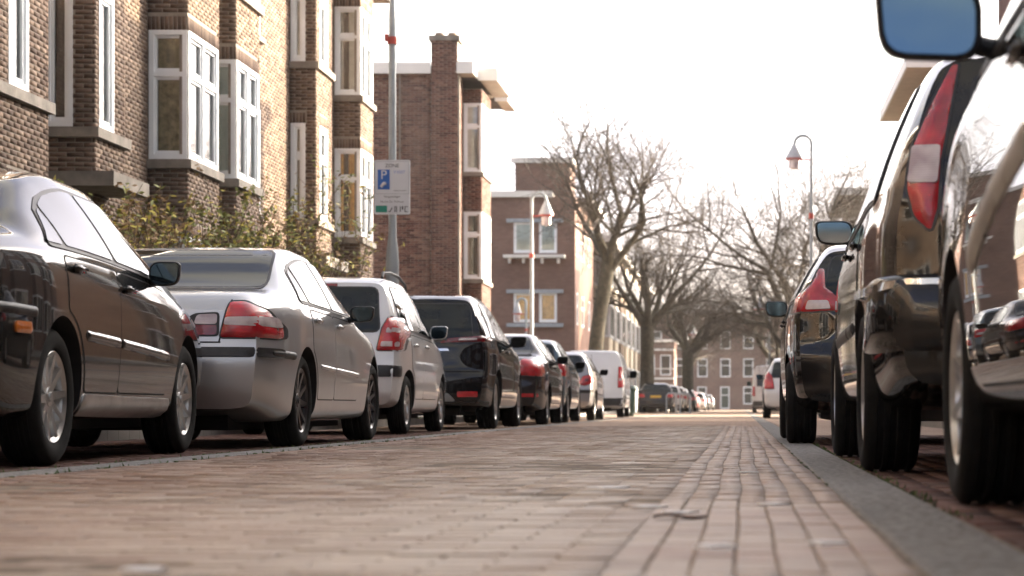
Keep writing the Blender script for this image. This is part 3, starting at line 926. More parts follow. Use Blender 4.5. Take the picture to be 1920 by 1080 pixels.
for z in (2.9, 5.6):
    bl = MB(); bl.box((.1, -.7, z), (3.2, -.002, z + .16)); bl.box((.1, -.72, z + .95), (3.2, -.66, z + 1.03))
    bl.build('balcony', M['fascia'], hl)
for (a, b, c, d) in ((.4, 1.4, .4, 2.4), (1.9, 2.9, .4, 2.4), (.4, 1.4, 3.3, 5.2), (1.9, 2.9, 3.3, 5.2)):
    fr = MB(); fr.box((a, -.04, c), (b, -.002, d)); wo = fr.build('window', M['white_frame'], hl)
    pn = MB(); pn.box((a + .1, -.052, c + .1), (b - .1, -.042, d - .1)); pn.build('pane', M['car_glass'], wo)
r = MB(); r.box((-6.1, -.3, 6.4), (3.4, 8.2, 6.65)); r.build('roof', M['fascia'], hl)

# ------------------------------------------------------------------ right-hand houses: the near one shades the street and shows in the car flanks
def right_house(label, y0, y1, xf, eave, eaves, mat, flip=False):
    h = thing('street_house', label, 'house', (xf, y0, 0), 0, 'brick houses on the other side of the street')
    core = MB(); core.box((0.002, 0, 0), (9, y1 - y0, eave)); core.build('wall', M[mat], h)
    if flip: h.rotation_euler = (0, 0, math.pi); h.location = (xf, y1, 0)
    n = max(1, int((y1 - y0) / 5.2))
    for i in range(n):
        a = (y1 - y0) / n * (i + .22)
        bb = MB(); bb.box((-.6, a, 0), (0, a + 2.3, eave - .2)); bb.build('bay', M[mat], h)
        for z0, z1 in ((.9, 2.6), (3.87, 5.75), (6.87, 8.6)):
            fr = MB(); fr.box((-.66, a - .04, z0), (-.02, a + 2.34, z1)); wo = fr.build('window', M['white_frame'], h)
            pn = MB()
            for q in range(2):
                pn.box((-.672, a + .08 + q * 1.12, z0 + .1), (-.662, a + 1.06 + q * 1.12, z1 - .1))
            pn.box((-.6, a - .052, z0 + .1), (-.1, a - .042, z1 - .1)); pn.build('pane', M['car_glass'], wo)
        dr = MB(); dr.box((-.05, a + 2.9, .1), (-.002, a + 3.8, 2.5)); dr.build('door', M['bin_green'], h)
    r = MB()
    for (a, b, pr) in eaves:
        r.box((-pr, a, eave), (.2, b, eave + .2))
    r.box((.201, -.1, eave), (9.1, y1 - y0 + .1, eave + .2)); rf = r.build('roof', M['roofing'], h)
    r = MB(); s = MB()
    for (a, b, pr) in eaves:
        r.box((-pr - .05, a - .05, eave - .04), (-pr - .002, b + .05, eave + .28)); r.box((-pr, a - .05, eave - .04), (.2, a - .002, eave + .28))
        s.box((-pr, a, eave - .035), (-.002, b, eave - .003))
    r.build('fascia', M['fascia'], rf); s.build('soffit', M['soffit'], rf)
    return h
right_house('long brick terrace hidden behind the parked cars beside the lens', -84, 48.0, 6.3, 9.8, [(0, 132.0, .7)], 'far_red')
right_house('brick terrace out of frame behind the lens, mirrored in car windows', -84, 12, -8.6, 9.3, [(0, 96, .7)], 'far_tan', True)
right_house('brick block out of frame closing the street behind the lens', -108, -86, 1.0, 9.3, [(0, 22, .5)], 'far_purple', True)
right_house('second brick block out of frame closing the street behind the lens', -108, -86, 1.1, 9.3, [(0, 22, .5)], 'far_purple')
right_house('brick house with a broad white-edged eave showing above the black estate car', 55, 66, 5.6, 9.3, [(0, 10.5, 1.2)], 'far_tan')
right_house('brick house end with white roof edge seen between lamp and parked cars', 90, 101, 5.4, 9.5, [(0, 10.8, 1.2)], 'far_red')
right_house('distant brick house on the lamp side of the street, behind the bare trees', 108, 150, 5.6, 9.4, [(0, 42, .8)], 'far_purple')
# ------------------------------------------------------------------ cars
def pchip(pts):
    x = np.array([p[0] for p in pts], float); y = np.array([p[1] for p in pts], float)
    h = np.diff(x); d = np.diff(y) / h
    m = np.zeros_like(x)
    for i in range(1, len(x) - 1):
        if d[i-1] * d[i] > 0:
            w1, w2 = 2 * h[i] + h[i-1], h[i] + 2 * h[i-1]
            m[i] = (w1 + w2) / (w1 / d[i-1] + w2 / d[i])
    m[0], m[-1] = d[0], d[-1]
    def f(q):
        q = min(max(q, x[0]), x[-1])
        i = min(int(np.searchsorted(x, q, 'right')) - 1, len(h) - 1)
        t = (q - x[i]) / h[i]
        return float((1 + 2*t) * (1-t)**2 * y[i] + t * (1-t)**2 * h[i] * m[i] + t*t*(3-2*t) * y[i+1] + t*t*(t-1) * h[i] * m[i+1])
    return f

def smooth01(t):
    t = min(max(t, 0.0), 1.0)
    return t * t * (3 - 2 * t)

def lerp(a, b, t):
    return a + (b - a) * t

def catmull(P, n):
    P = [np.array(p, float) for p in P]
    out = []
    for i in range(len(P) - 1):
        p0 = P[i-1] if i else 2 * P[0] - P[1]
        p1, p2 = P[i], P[i+1]
        p3 = P[i+2] if i + 2 < len(P) else 2 * P[-1] - P[-2]
        l1 = np.linalg.norm(p2 - p1)
        t1 = (p2 - p0) / (np.linalg.norm(p1 - p0) + l1) * l1
        t2 = (p3 - p1) / (l1 + np.linalg.norm(p3 - p2)) * l1
        for k in range(n):
            t = k / n
            out.append((2*t**3-3*t*t+1) * p1 + (t**3-2*t*t+t) * t1 + (-2*t**3+3*t*t) * p2 + (t**3-t*t) * t2)
    out.append(P[-1])
    return out

def resample(poly, step):
    out = []
    n = len(poly)
    for i in range(n):
        a, b = poly[i], poly[(i + 1) % n]
        d = math.hypot(b[0] - a[0], b[1] - a[1])
        k = max(1, int(round(d / step)))
        for j in range(k):
            out.append((lerp(a[0], b[0], j / k), lerp(a[1], b[1], j / k)))
    return out

def roundp(poly, r):
    out = []
    n = len(poly)
    for i in range(n):
        p, a, q = Vector(poly[i]), Vector(poly[i-1]), Vector(poly[(i + 1) % n])
        da, dq = a - p, q - p
        la, lq = da.length, dq.length
        if la < 1e-6 or lq < 1e-6: continue
        cosang = da.dot(dq) / la / lq
        if cosang < -.93:
            out.append((p.x, p.y)); continue
        k = min(r, la * .45, lq * .45)
        s, e = p + da / la * k, p + dq / lq * k
        for t in (0, .33, .67, 1):
            c = s * (1-t)**2 + p * 2 * t * (1-t) + e * t * t
            out.append((c.x, c.y))
    return out

def area2(poly):
    return sum(a[0] * b[1] - b[0] * a[1] for a, b in zip(poly, poly[1:] + poly[:1]))

def grow(poly, d):
    if area2(poly) < 0: poly = poly[::-1]
    out = []
    n = len(poly)
    for i in range(n):
        p, a, q = Vector(poly[i]), Vector(poly[i-1]), Vector(poly[(i + 1) % n])
        t = (q - a)
        if t.length < 1e-9: continue
        t.normalize()
        out.append((p.x + t.y * d, p.y - t.x * d))
    return out

class Car:
    def __init__(self, sp, name, label, cat, group, pnt, at, rz=0.0):
        self.sp = sp
        self.L = sp['ro'] + sp['wb'] + sp['fo']
        self.top, self.belt, self.wid = pchip(sp['top']), pchip(sp['belt']), pchip(sp['wid'])
        self.Rf, self.Ff = pchip(sp['R']), pchip(sp['F'])
        self.paint = pnt
        self.root = thing(name, label, cat, (at[0], at[1] - sp['ro'], 0), rz, group)
        self._body()

    def section(self, y):
        sp = self.sp
        S, zt, zbelt = self.wid(y) * sp['w'], self.top(y), self.belt(y)
        zb = sp['zb'] + .09 * smooth01(1 - y / .5) + .05 * smooth01(1 - (self.L - y) / .6)
        g = max(zt - zbelt, .03)
        q = smooth01((g - .12) / .30)
        wr = min(sp['wr'], S * .84)
        tum = sp.get('tum', .02)
        zm = zb + .52 * (zbelt - zb)
        sh = sp.get('shoulder', .97)
        P = [(0, zb), (.55*S, zb), (.86*S, zb + .008), (.945*S, zb + .05), (.975*S, zb + .14), (.995*S, zm - .06), (S, zm + .08),
             (.992*S, zbelt - .10), (sh*S, zbelt - .015)]
        def u(f, x0, x1):
            P.append((lerp(x0, x1, q), zbelt + g * f))
        u(.10, .945*S, (sh - .018)*S)
        u(.50, .90*S, ((sh - .018)*S + wr) / 2 + tum)
        u(.89, .80*S, wr + .012)
        u(.972, .66*S, .90*wr)
        u(.995, .40*S, .55*wr)
        P.append((0, zt))
        return catmull(P, 4)

    def warp(self, x, y, z):
        sp, L = self.sp, self.L
        W = sp['w']
        t = min(1.0, abs(x) / W)
        y0 = y
        y = y0 - sp['cr'] * (1 - t ** 2.6) * math.exp(-y0 / .35) + sp['cr'] * .92 * math.exp(-y0 / .35) * .0
        y += sp['cf'] * (1 - t ** 2.4) * math.exp(-(L - y0) / .4)
        y += self.Rf(z) * max(0, 1 - y0 / 2.0) ** 2
        y -= self.Ff(z) * max(0, 1 - (L - y0) / 1.8) ** 2
        return y

    def _body(self):
        L, sp = self.L, self.sp
        a = np.concatenate([np.array([0, .02, .05, .09]), np.linspace(.14, L - .14, 74), np.array([L - .09, L - .05, L - .02, L])])
        secs = [self.section(y) for y in a]
        J = len(secs[0])
        bm = bmesh.new()
        grid = []
        for y, s in zip(a, secs):
            grid.append([bm.verts.new((p[0], self.warp(p[0], y, p[1]), p[1])) for p in s])
        for i in range(len(a) - 1):
            for j in range(J - 1):
                bm.faces.new((grid[i][j], grid[i][j+1], grid[i+1][j+1], grid[i+1][j]))
        for end in (0, len(a) - 1):
            K = 9
            prev = grid[end]
            for k in range(1, K + 1):
                row = []
                for j in range(J):
                    x, z = secs[end][j][0] * (1 - k / K), secs[end][j][1]
                    row.append(bm.verts.new((x, self.warp(x, a[end], z), z)))
                for j in range(J - 1):
                    f = (prev[j], row[j], row[j+1], prev[j+1])
                    bm.faces.new(f if end == 0 else f[::-1])
                prev = row
        bmesh.ops.remove_doubles(bm, verts=bm.verts, dist=.0006)
        geom = bm.verts[:] + bm.edges[:] + bm.faces[:]
        bmesh.ops.mirror(bm, geom=geom, matrix=Matrix.Identity(4), merge_dist=.0008, axis='X')
        bmesh.ops.dissolve_degenerate(bm, dist=.0003, edges=bm.edges)
        bmesh.ops.recalc_face_normals(bm, faces=bm.faces)
        me = bpy.data.meshes.new('body')
        bm.to_mesh(me)
        self.bvh = BVHTree.FromBMesh(bm)
        bm.free()
        me.materials.append(self.paint)
        me.materials.append(M['dark'])
        body = bpy.data.objects.new('body', me)
        link(body)
        # wheel arches
        Ra = sp['rw'] + sp.get('gap', .05)
        c = MB()
        for yc in (sp['ro'], sp['ro'] + sp['wb']):
            for s in (-1, 1):
                x0, x1 = sorted((s * .50, s * (sp['w'] + .3)))
                n = 40
                k = len(c.v)
                for x in (x0, x1):
                    for j in range(n):
                        t = 2 * math.pi * j / n
                        c.v.append((x, yc + Ra * math.cos(t), sp['rw'] + .01 + Ra * math.sin(t)))
                c.f.append(tuple(range(k + n - 1, k - 1, -1))); c.f.append(tuple(range(k + n, k + 2 * n)))
                for j in range(n):
                    j2 = (j + 1) % n
                    c.f.append((k + j, k + j2, k + n + j2, k + n + j))
        cut = c.build('cutter', M['dark'])
        bmc = bmesh.new(); bmc.from_mesh(cut.data); bmesh.ops.recalc_face_normals(bmc, faces=bmc.faces); bmc.to_mesh(cut.data); bmc.free()
        md = body.modifiers.new('arches', 'BOOLEAN')
        md.operation = 'DIFFERENCE'; md.object = cut; md.solver = 'EXACT'; md.material_mode = 'TRANSFER'
        dg = bpy.context.evaluated_depsgraph_get()
        m2 = bpy.data.meshes.new_from_object(body.evaluated_get(dg), depsgraph=dg)
        body.modifiers.clear()
        body.data = m2
        m2.name = 'body'
        bpy.data.objects.remove(cut)
        m2.polygons.foreach_set("use_smooth", [True] * len(m2.polygons))
        m2.set_sharp_from_angle(angle=R(38))
        body.parent = self.root
        self.body = body

    # ---- projection of outlines on to the body
    def hit(self, axis, a, b):
        if axis == 'R': o, d = Vector((4, a, b)), Vector((-1, 0, 0))
        elif axis == 'L': o, d = Vector((-4, a, b)), Vector((1, 0, 0))
        elif axis == 'B': o, d = Vector((a, -4, b)), Vector((0, 1, 0))
        elif axis == 'F': o, d = Vector((a, self.L + 4, b)), Vector((0, -1, 0))
        else: o, d = Vector((a, b, 5)), Vector((0, 0, -1))
        p, n, _, _ = self.bvh.ray_cast(o, d)
        if p is None:
            g = {'R': Vector((self.sp['w'], a, b)), 'L': Vector((-self.sp['w'], a, b)), 'B': Vector((a, .1, b)), 'F': Vector((a, self.L - .1, b)), 'T': Vector((a, b, 1.2))}[axis]
            p, n, _, _ = self.bvh.find_nearest(g)
        if n.dot(d) > 0: n = -n
        return p, n

    def patch(self, name, poly, axis, off, mat, parent=None, step=.055, thick=.02, dome=0.0, dw=.03):
        poly = resample(poly, step)
        if area2(poly) < 0: poly = poly[::-1]
        xs = [p[0] for p in poly]; ys = [p[1] for p in poly]
        pts = [Vector(p) for p in poly]
        n0 = len(pts)
        edges = [(i, (i + 1) % n0) for i in range(n0)]
        gx = np.arange(min(xs) + step * .5, max(xs), step); gy = np.arange(min(ys) + step * .5, max(ys), step)
        def inside(x, y):
            c = False
            for i in range(n0):
                x1, y1 = poly[i]; x2, y2 = poly[i-1]
                if (y1 > y) != (y2 > y) and x < (x2 - x1) * (y - y1) / (y2 - y1) + x1: c = not c
            return c
        P = np.array(poly)
        for x in gx:
            for y in gy:
                if inside(x, y) and np.min((P[:, 0] - x)**2 + (P[:, 1] - y)**2) > (step * .45)**2:
                    pts.append(Vector((x, y)))
        vs, es, fs, _, _, _ = delaunay_2d_cdt(pts, edges, [], 1, 1e-6)
        H = [self.hit(axis, v.x, v.y) for v in vs]
        verts = [p + n * off for p, n in H]
        if dome:
            for i, v in enumerate(vs):
                if i >= n0:
                    dm = 9.0
                    for k in range(n0):
                        ax, ay = poly[k-1]; bx, by = poly[k]
                        ux, uy = bx - ax, by - ay
                        t = max(0, min(1, ((v.x - ax) * ux + (v.y - ay) * uy) / max(1e-9, ux * ux + uy * uy)))
                        dm = min(dm, math.hypot(v.x - ax - t * ux, v.y - ay - t * uy))
                    q = min(1.0, dm / dw)
                    verts[i] = H[i][0] + H[i][1] * (off + dome * math.sqrt(q * (2 - q)))
        faces = []
        dirv = {'R': Vector((1, 0, 0)), 'L': Vector((-1, 0, 0)), 'B': Vector((0, -1, 0)), 'F': Vector((0, 1, 0)), 'T': Vector((0, 0, 1))}[axis]
        cnt = {}
        for f in fs:
            a, b, c = (verts[i] for i in f[:3])
            f = tuple(f)
            if (b - a).cross(c - a).dot(dirv) < 0: f = f[::-1]
            faces.append(f)
            for i in range(len(f)):
                e = (f[i], f[(i + 1) % len(f)])
                cnt[e] = 1
        k = len(verts)
        low = {}
        rim = [e for e in cnt if (e[1], e[0]) not in cnt]
        for e in rim:
            for i in e:
                if i not in low:
                    low[i] = len(verts)
                    verts.append(H[i][0] + H[i][1] * (off - thick))
        for (i, j) in rim:
            faces.append((j, i, low[i], low[j]))
        me = bpy.data.meshes.new(name)
        me.from_pydata([tuple(v) for v in verts], [], faces)
        me.materials.append(mat)
        me.polygons.foreach_set("use_smooth", [True] * len(me.polygons))
        me.set_sharp_from_angle(angle=R(50))
        o = link(bpy.data.objects.new(name, me), parent or self.root)
        return o

    def both(self, name, poly, off, mat, sides='RL', **kw):
        return [self.patch(name, poly, s, off, mat, **kw) for s in sides]

    def strip(self, name, pts, h, off, mat, sides='RL', **kw):
        poly = roundp([(y, z - h / 2) for y, z in pts] + [(y, z + h / 2) for y, z in reversed(pts)], h * .4)
        kw.setdefault('step', max(.012, h / 3.2)); kw.setdefault('dw', h * .5)
        return self.both(name, poly, off * .4, mat, sides, dome=off * .8, **kw)

    # ---- the usual parts
    def winpoly(self, b0, b1, t0, t1, low=.035, drop=.085, n=5):
        P = []
        for i in range(n): y = lerp(b0, b1, i / (n - 1)); P.append((y, self.belt(y) + low))
        for i in range(n): y = lerp(t1, t0, i / (n - 1)); P.append((y, self.top(y) - drop))
        return P

    def windows(self, wins, low=.035, drop=.085, mat='car_glass', frame='black_plastic', rr=.05):
        """wins: (bottom rear, bottom front, top rear, top front) in metres from the rear bumper"""
        f = (wins[0][0], wins[-1][1], wins[0][2], wins[-1][3])
        P = roundp(self.winpoly(*f, low=low, drop=drop, n=9), rr)
        if self.sp.get('brightframe'):
            self.both('window_trim', grow(P, .034), .003, M['chrome'])
        self.both('window_frame', grow(P, .010), .005, M[frame])
        for w in wins:
            P = roundp(self.winpoly(*w, low=low + .008, drop=drop + .008), .03)
            self.both('side_window', P, .009, M[mat])

    def doors(self, yr, yb, ya, zs, zh):
        sp = self.sp
        Ra = sp['rw'] + sp.get('gap', .05) + .04
        yc, zc = sp['ro'], sp['rw'] + .01
        a0 = math.asin(min(1, max(-1, (zs - zc) / Ra)))
        yr_ = min(yr, yc + Ra - .01)
        a1 = math.acos(min(1, max(-1, (yr_ - yc) / Ra)))
        arc = [(yc + Ra * math.cos(t), zc + Ra * math.sin(t)) for t in np.linspace(a1, a0, 8)]
        bz = lambda y: self.belt(y) - .01
        def tops(p, q):
            return [(y, bz(y)) for y in np.linspace(p, q, 6)]
        rear = arc + [(yb - .004, zs)] + tops(yb - .004, yr) if yr < yc + Ra else [(yr, zs), (yb - .004, zs)] + tops(yb - .004, yr)
        front = [(yb + .004, zs), (ya, zs)] + tops(ya, yb + .004)
        yf = sp['ro'] + sp['wb']
        lim = yf - math.sqrt(max(0, Ra**2 - (zs - zc)**2)) - .02
        if ya > lim:
            front = [(yb + .004, zs), (lim - .05, zs), (lim, zs + .12), (ya, zs + .45)] + tops(ya, yb + .004)
        for s in 'RL':
            for poly in (rear, front):
                P = roundp(poly, .035)
                self.patch('door_gap', grow(P, .009), s, .0012, M['seam'], thick=.01)
                d = self.patch('door', P, s, .0035, self.paint, thick=.006)
                y1 = min(p[0] for p in poly) if poly is rear else yb + .004
                yh = (yr if poly is rear else yb) + .17
                p, n = self.hit(s, yh, zh(yh))
                self.handle(p, n, d)

    def handle(self, p, n, parent):
        bm = bmesh.new()
        bmesh.ops.create_cube(bm, size=1, matrix=Matrix.Diagonal((.03, .19, .035, 1)))
        bmesh.ops.bevel(bm, geom=bm.edges[:], offset=.011, segments=3, affect='EDGES')
        mat = self.sp.get('handle')
        o = bm_obj('handle', bm, M['black_plastic'] if mat == 'black' else self.paint, parent, True)
        o.location = p + n * .018
        o.rotation_euler = (0, 0, math.atan2(n.y, n.x))

    def wheels(self, rim='rim_silver', spokes=10, style='alloy'):
        sp = self.sp
        rw, ww, rr = sp['rw'], sp['ww'], sp['rr']
        h = ww / 2
        prof = [(rr - .005, -h * .80), (rr + .012, -h * .94), ((rr + rw) / 2, -h), (rw - .025, -h * .95), (rw - .006, -h * .80)]
        for g in (-.45, 0, .45):
            prof += [(rw, h * (g - .12) - .004), (rw - .008, h * (g - .12)), (rw - .008, h * (g + .08)), (rw, h * (g + .08) + .004)]
        prof += [(rw - .006, h * .80), (rw - .025, h * .95), ((rr + rw) / 2, h), (rr + .012, h * .94), (rr - .005, h * .80), (rr - .03, 0), (rr - .005, -h * .8)]
        t = MB().lathe([(r, x) for r, x in prof], 56, (0, 0, 0), 'x')
        tread = t
        m = MB().lathe([(rr - .028, -h * .7), (rr - .03, h * .3), (rr - .022, h * .72), (rr - .002, h * .86), (rr + .008, h * .80)], 56, (0, 0, 0), 'x')
        hub = rr * .24
        m.lathe([(hub, h * .2), (hub, h * .55), (hub * .85, h * .68), (hub * .45, h * .70), (hub * .42, h * .76), (.001, h * .78)], 24, (0, 0, 0), 'x')
        for i in range(spokes):
            a = 2 * math.pi * (i + .25) / spokes
            w0, w1 = (hub * .52, rr * .085) if style == 'alloy' else (hub * .7, rr * .30)
            if spokes <= 6: w0, w1 = hub * .75, rr * .17
            ca, sa = math.cos(a), math.sin(a)
            k = len(m.v)
            for (r, w, xo, xi) in ((hub * .8, w0, h * .64, h * .40), (rr * .6, (w0 + w1) / 2.1, h * .70, h * .45), (rr - .012, w1, h * .80, h * .45)):
                for (dw, x) in ((-w, xi), (-w * .8, xo), (w * .8, xo), (w, xi)):
                    m.v.append((x, r * ca - dw * sa, r * sa + dw * ca))
            for b in (0, 4):
                m.f += [(k+b, k+b+1, k+b+5, k+b+4), (k+b+1, k+b+2, k+b+6, k+b+5), (k+b+2, k+b+3, k+b+7, k+b+6)]
        dsc = MB().lathe([(.03, h * .16), (rr - .035, h * .16), (rr - .033, -h * .5)], 32, (0, 0, 0), 'x')
        first = None
        for yc in (sp['ro'], sp['ro'] + sp['wb']):
            for s in (1, -1):
                if first is None:
                    w = tread.build('wheel', M['rubber'], self.root, True, 40)
                    r_ = m.build('rim', M[rim], w, True, 30)
                    d_ = dsc.build('brake_disc', M['disc'], w, True, 30)
                    first = (w, r_, d_)
                else:
                    w = first[0].copy(); link(w, self.root)
                    for q in first[1:]:
                        c = q.copy(); link(c, w)
                w.location = (s * (sp['w'] - h - sp.get('inset', .03)), yc, rw)
                w.rotation_euler = (R(random.uniform(0, 60)), 0, 0 if s > 0 else math.pi)

    def mirrors(self, y, z, size=(.20, .13, .115), out=.10, mat=None, glass=True):
        for s in (1, -1):
            p, n = self.hit('R' if s > 0 else 'L', y, z)
            W2, H2, D2 = size[0] / 2, size[1] / 2, size[2] / 2
            base = [(-W2, -H2), (W2 * .90, -H2 * .88), (W2, H2 * .80), (W2 * .80, H2 * .98), (-W2, H2)]
            out_p = roundp(roundp(base, .055), .015)
            bm = bmesh.new()
            rings = []
            for (yy, k) in ((-D2 + .012, .86), (-D2, .91), (-D2 + .003, .97), (-D2 + .018, 1.0), (-D2 * .2, .98), (D2 * .45, .88), (D2 * .85, .68), (D2, .40)):
                rings.append([bm.verts.new((x * s * k, yy, z * k)) for x, z in out_p])
            for r0, r1 in zip(rings, rings[1:]):
                for q in range(len(out_p)):
                    bm.faces.new((r0[q-1], r0[q], r1[q], r1[q-1]))
            bm.faces.new(rings[0]); bm.faces.new(rings[-1])
            bmesh.ops.recalc_face_normals(bm, faces=bm.faces)
            o = bm_obj('door_mirror', bm, mat or self.paint, self.root, True, 50)
            cx = p.x + s * (out + size[0] / 2 - .03)
            o.location = (cx, y, z + .02)
            o.rotation_euler = (0, 0, s * .06)
            arm = MB()
            ax = -s * size[0] / 2
            arm.tube([(ax - s * (out + .02), .05, -.05), (ax - s * out * .3, .03, -.045), (ax + s * .05, .01, -.03)], [.03, .026, .024], 10)
            arm.build('mirror_arm', M['black_plastic'], o, True)
            e = size
            bm = bmesh.new()
            P = [(x * .86, z * .86) for x, z in out_p]
            vs = [bm.verts.new((x * s, -.004, zz)) for x, zz in P]; vb = [bm.verts.new((x * s, .004, zz)) for x, zz in P]
            bm.faces.new(vs); bm.faces.new(vb[::-1])
            for i in range(len(P)):
                bm.faces.new((vs[i-1], vs[i], vb[i], vb[i-1]))
            bmesh.ops.recalc_face_normals(bm, faces=bm.faces)
            g = bm_obj('mirror_glass', bm, M['mirror_dark' if s > 0 else 'mirror_glass'], o, True, 30)
            g.location = (0, -e[2] / 2 + .007, 0)

    def mirrored(self, poly):
        return [(-x, z) for x, z in poly]

    def lights(self, poly, white=None, mat='red_lens', off=.010, axis='B', extra=None):
        for m in (1, -1):
            P = roundp([(x * m, z) for x, z in poly], .02)
            self.patch('lamp_surround', grow(P, .010), axis, .004, M['black_plastic'], step=.04)
            l = self.patch('tail_light', P, axis, off * .5, M[mat], step=.028, dome=.016, dw=.06)
            for w in white or ():
                Pw = roundp([(x * m, z) for x, z in w[0]], .015)
                self.patch('lens', Pw, axis, off * .5 + .0165, M[w[1]], l, step=.03, thick=.016, dome=.003)

    def sidelights(self, poly, mat='red_lens', white=None, off=.010):
        for s in 'RL':
            P = roundp(poly, .02)
            l = self.patch('tail_light', P, s, off * .5, M[mat], step=.03, dome=.010, dw=.05)
            for w in white or ():
                self.patch('lens', roundp(w[0], .015), s, off + .004, M[w[1]], l, step=.03, thick=.008)

    def rear_glass(self, poly, mat='car_glass', frame=True, r=.06):
        P = roundp(poly, r)
        if frame: self.patch('rear_window_frame', grow(P, .016), 'B', .004, M['black_plastic'], step=.06)
        return self.patch('rear_window', P, 'B', .008, M[mat], step=.05)

    def windscreen(self, y0, y1, wb=.62, wt=.50):
        """between the scuttle (y0) and the front of the roof (y1), seen from above"""
        z = lambda y: 1
        P = roundp([(-wb, y0), (wb, y0), (wt, y1), (-wt, y1)], .07)
        self.patch('windscreen_frame', grow(P, .03), 'T', .003, M['black_plastic'], step=.07)
        self.patch('windscreen', P, 'T', .007, M['car_glass'], step=.06)

    def front_face(self, zl=.66, zg=.56):
        w = self.sp['w']
        for s in (1, -1):
            self.patch('headlight', roundp([(s * (w - .42), zl - .07), (s * (w - .14), zl - .07), (s * (w - .13), zl + .07), (s * (w - .42), zl + .05)], .03), 'F', .006, M['clear_lens'])
        self.patch('grille', roundp([(-.36, zg - .08), (.36, zg - .08), (.36, zg + .08), (-.36, zg + .08)], .03), 'F', .005, M['black_plastic'])
        self.patch('plate', [(-.26, .38), (.26, .38), (.26, .49), (-.26, .49)], 'F', .03, M['plate_yellow'])

    def underside(self):
        b = MB(); sp = self.sp
        b.box((-.5, .25, sp['zb'] - .05), (.5, self.L - .5, sp['zb'] + .06))
        b.tube([(-.45, .12, .27), (-.45, .5, .27)], .03, 10)
        b.build('underbody', M['dark'], self.root)

WID = lambda L, a=.86, b=.80: [(0, a), (.10, a + .045), (.35, .965), (.9, 1.0), (L * .55, 1.0), (L - .9, .985), (L - .35, .93), (L - .1, b + .04), (L, b)]
RSED = [(.15, .14), (.28, .06), (.40, .01), (.55, 0), (.68, .03), (.9, .06), (1.05, .10), (1.5, .12)]
FSED = [(.15, .16), (.35, .03), (.5, 0), (.65, .03), (.85, .12), (1.2, .14)]

# --- dark grey saloon, nearest on the left
sp = dict(w=.86, wr=.57, ro=1.05, wb=2.55, fo=.88, rw=.308, ww=.20, rr=.205, zb=.20, cr=.16, cf=.26, gap=.045,
          top=[(0, .90), (.05, .965), (.15, .995), (.5, 1.025), (.72, 1.05), (1.0, 1.17), (1.45, 1.345), (1.9, 1.405), (2.4, 1.40), (2.8, 1.325), (3.3, 1.06), (3.5, .97), (3.9, .90), (4.3, .80), (4.48, .66)],
          belt=[(0, .84), (.1, .90), (.8, .955), (1.5, .95), (2.6, .92), (3.3, .87), (3.8, .80), (4.3, .70), (4.48, .60)],
          wid=WID(4.48), R=RSED, F=FSED)
paint_a = paint('paint_dark_olive_grey', (.018, .0175, .0165), .25, .3, .05)
c = Car(sp, 'parked_car', 'dark grey saloon with silver ten-spoke wheels, cut by the photo edge', 'car', 'cars parked along the house side kerb', paint_a, (-3.10 - .88, 9.55), .04)
c.root.scale = (1.035, 1.035, 1.035)
c.windows([(.98, 1.20, 1.17, 1.22), (1.24, 2.02, 1.26, 1.94), (2.07, 3.02, 1.99, 2.58)], drop=.095)
c.doors(1.14, 2.04, 3.06, .335, lambda y: .90 - .05 * (y - 1.2))
c.strip('moulding', [(1.42, .595), (1.7, .587), (2.03, .576)], .05, .012, paint_a)
c.strip('moulding', [(2.06, .575), (2.5, .56), (3.06, .535)], .05, .012, paint_a)
c.strip('sill_skirt', [(1.44, .275), (2.3, .265), (3.18, .26)], .10, .016, M['rim_silver'])
c.strip('bumper_strip', [(.12, .675), (.4, .675), (.66, .67)], .045, .014, M['black_plastic'])
c.sidelights([(.42, .575), (.60, .575), (.60, .625), (.42, .625)], 'amber_lens', off=.016)
c.rear_glass([(-.56, 1.07), (.56, 1.07), (.46, 1.33), (-.46, 1.33)])
c.lights([(.48, .70), (.80, .70), (.80, .90), (.52, .90)])
c.windscreen(3.28, 2.74)
c.mirrors(2.78, .945, (.165, .135, .12), .035, M['black_plastic'])
c.wheels('rim_silver', 10)
c.front_face(); c.underside()

# --- silver saloon
sp = dict(w=.87, wr=.60, ro=1.0, wb=2.725, fo=.75, rw=.318, ww=.225, rr=.222, zb=.17, cr=.13, cf=.24, gap=.045,
          top=[(0, .90), (.04, .975), (.12, 1.02), (.18, 1.03), (.5, 1.055), (.66, 1.075), (.85, 1.15), (1.35, 1.375), (1.8, 1.435), (2.2, 1.43), (2.55, 1.335), (3.05, 1.05), (3.25, .97), (3.7, .91), (4.2, .80), (4.475, .64)],
          belt=[(0, .86), (.1, .92), (.8, .965), (1.5, .955), (2.8, .925), (3.2, .885), (3.7, .82), (4.2, .71), (4.475, .6)],
          wid=WID(4.475), R=RSED, F=FSED, handle='paint')
paint_b = paint('paint_silver', (.52, .53, .54), .75, .30, .05)
c = Car(sp, 'parked_car', 'silver saloon with red and white tail lights and black spoked wheels', 'car', 'cars parked along the house side kerb', paint_b, (-3.0 - .87, 14.4))
c.windows([(.98, 1.19, 1.16, 1.24), (1.23, 1.96, 1.29, 1.90), (2.01, 2.86, 1.95, 2.40)], drop=.095)
c.doors(1.20, 1.98, 2.92, .33, lambda y: .885 - .02 * (y - 1.2))
c.strip('moulding', [(1.45, .56), (1.97, .545)], .035, .012, paint_b)
c.strip('moulding', [(2.0, .544), (2.4, .535), (2.9, .52)], .035, .012, paint_b)
c.rear_glass([(-.63, 1.085), (.63, 1.085), (.55, 1.375), (-.55, 1.375)])
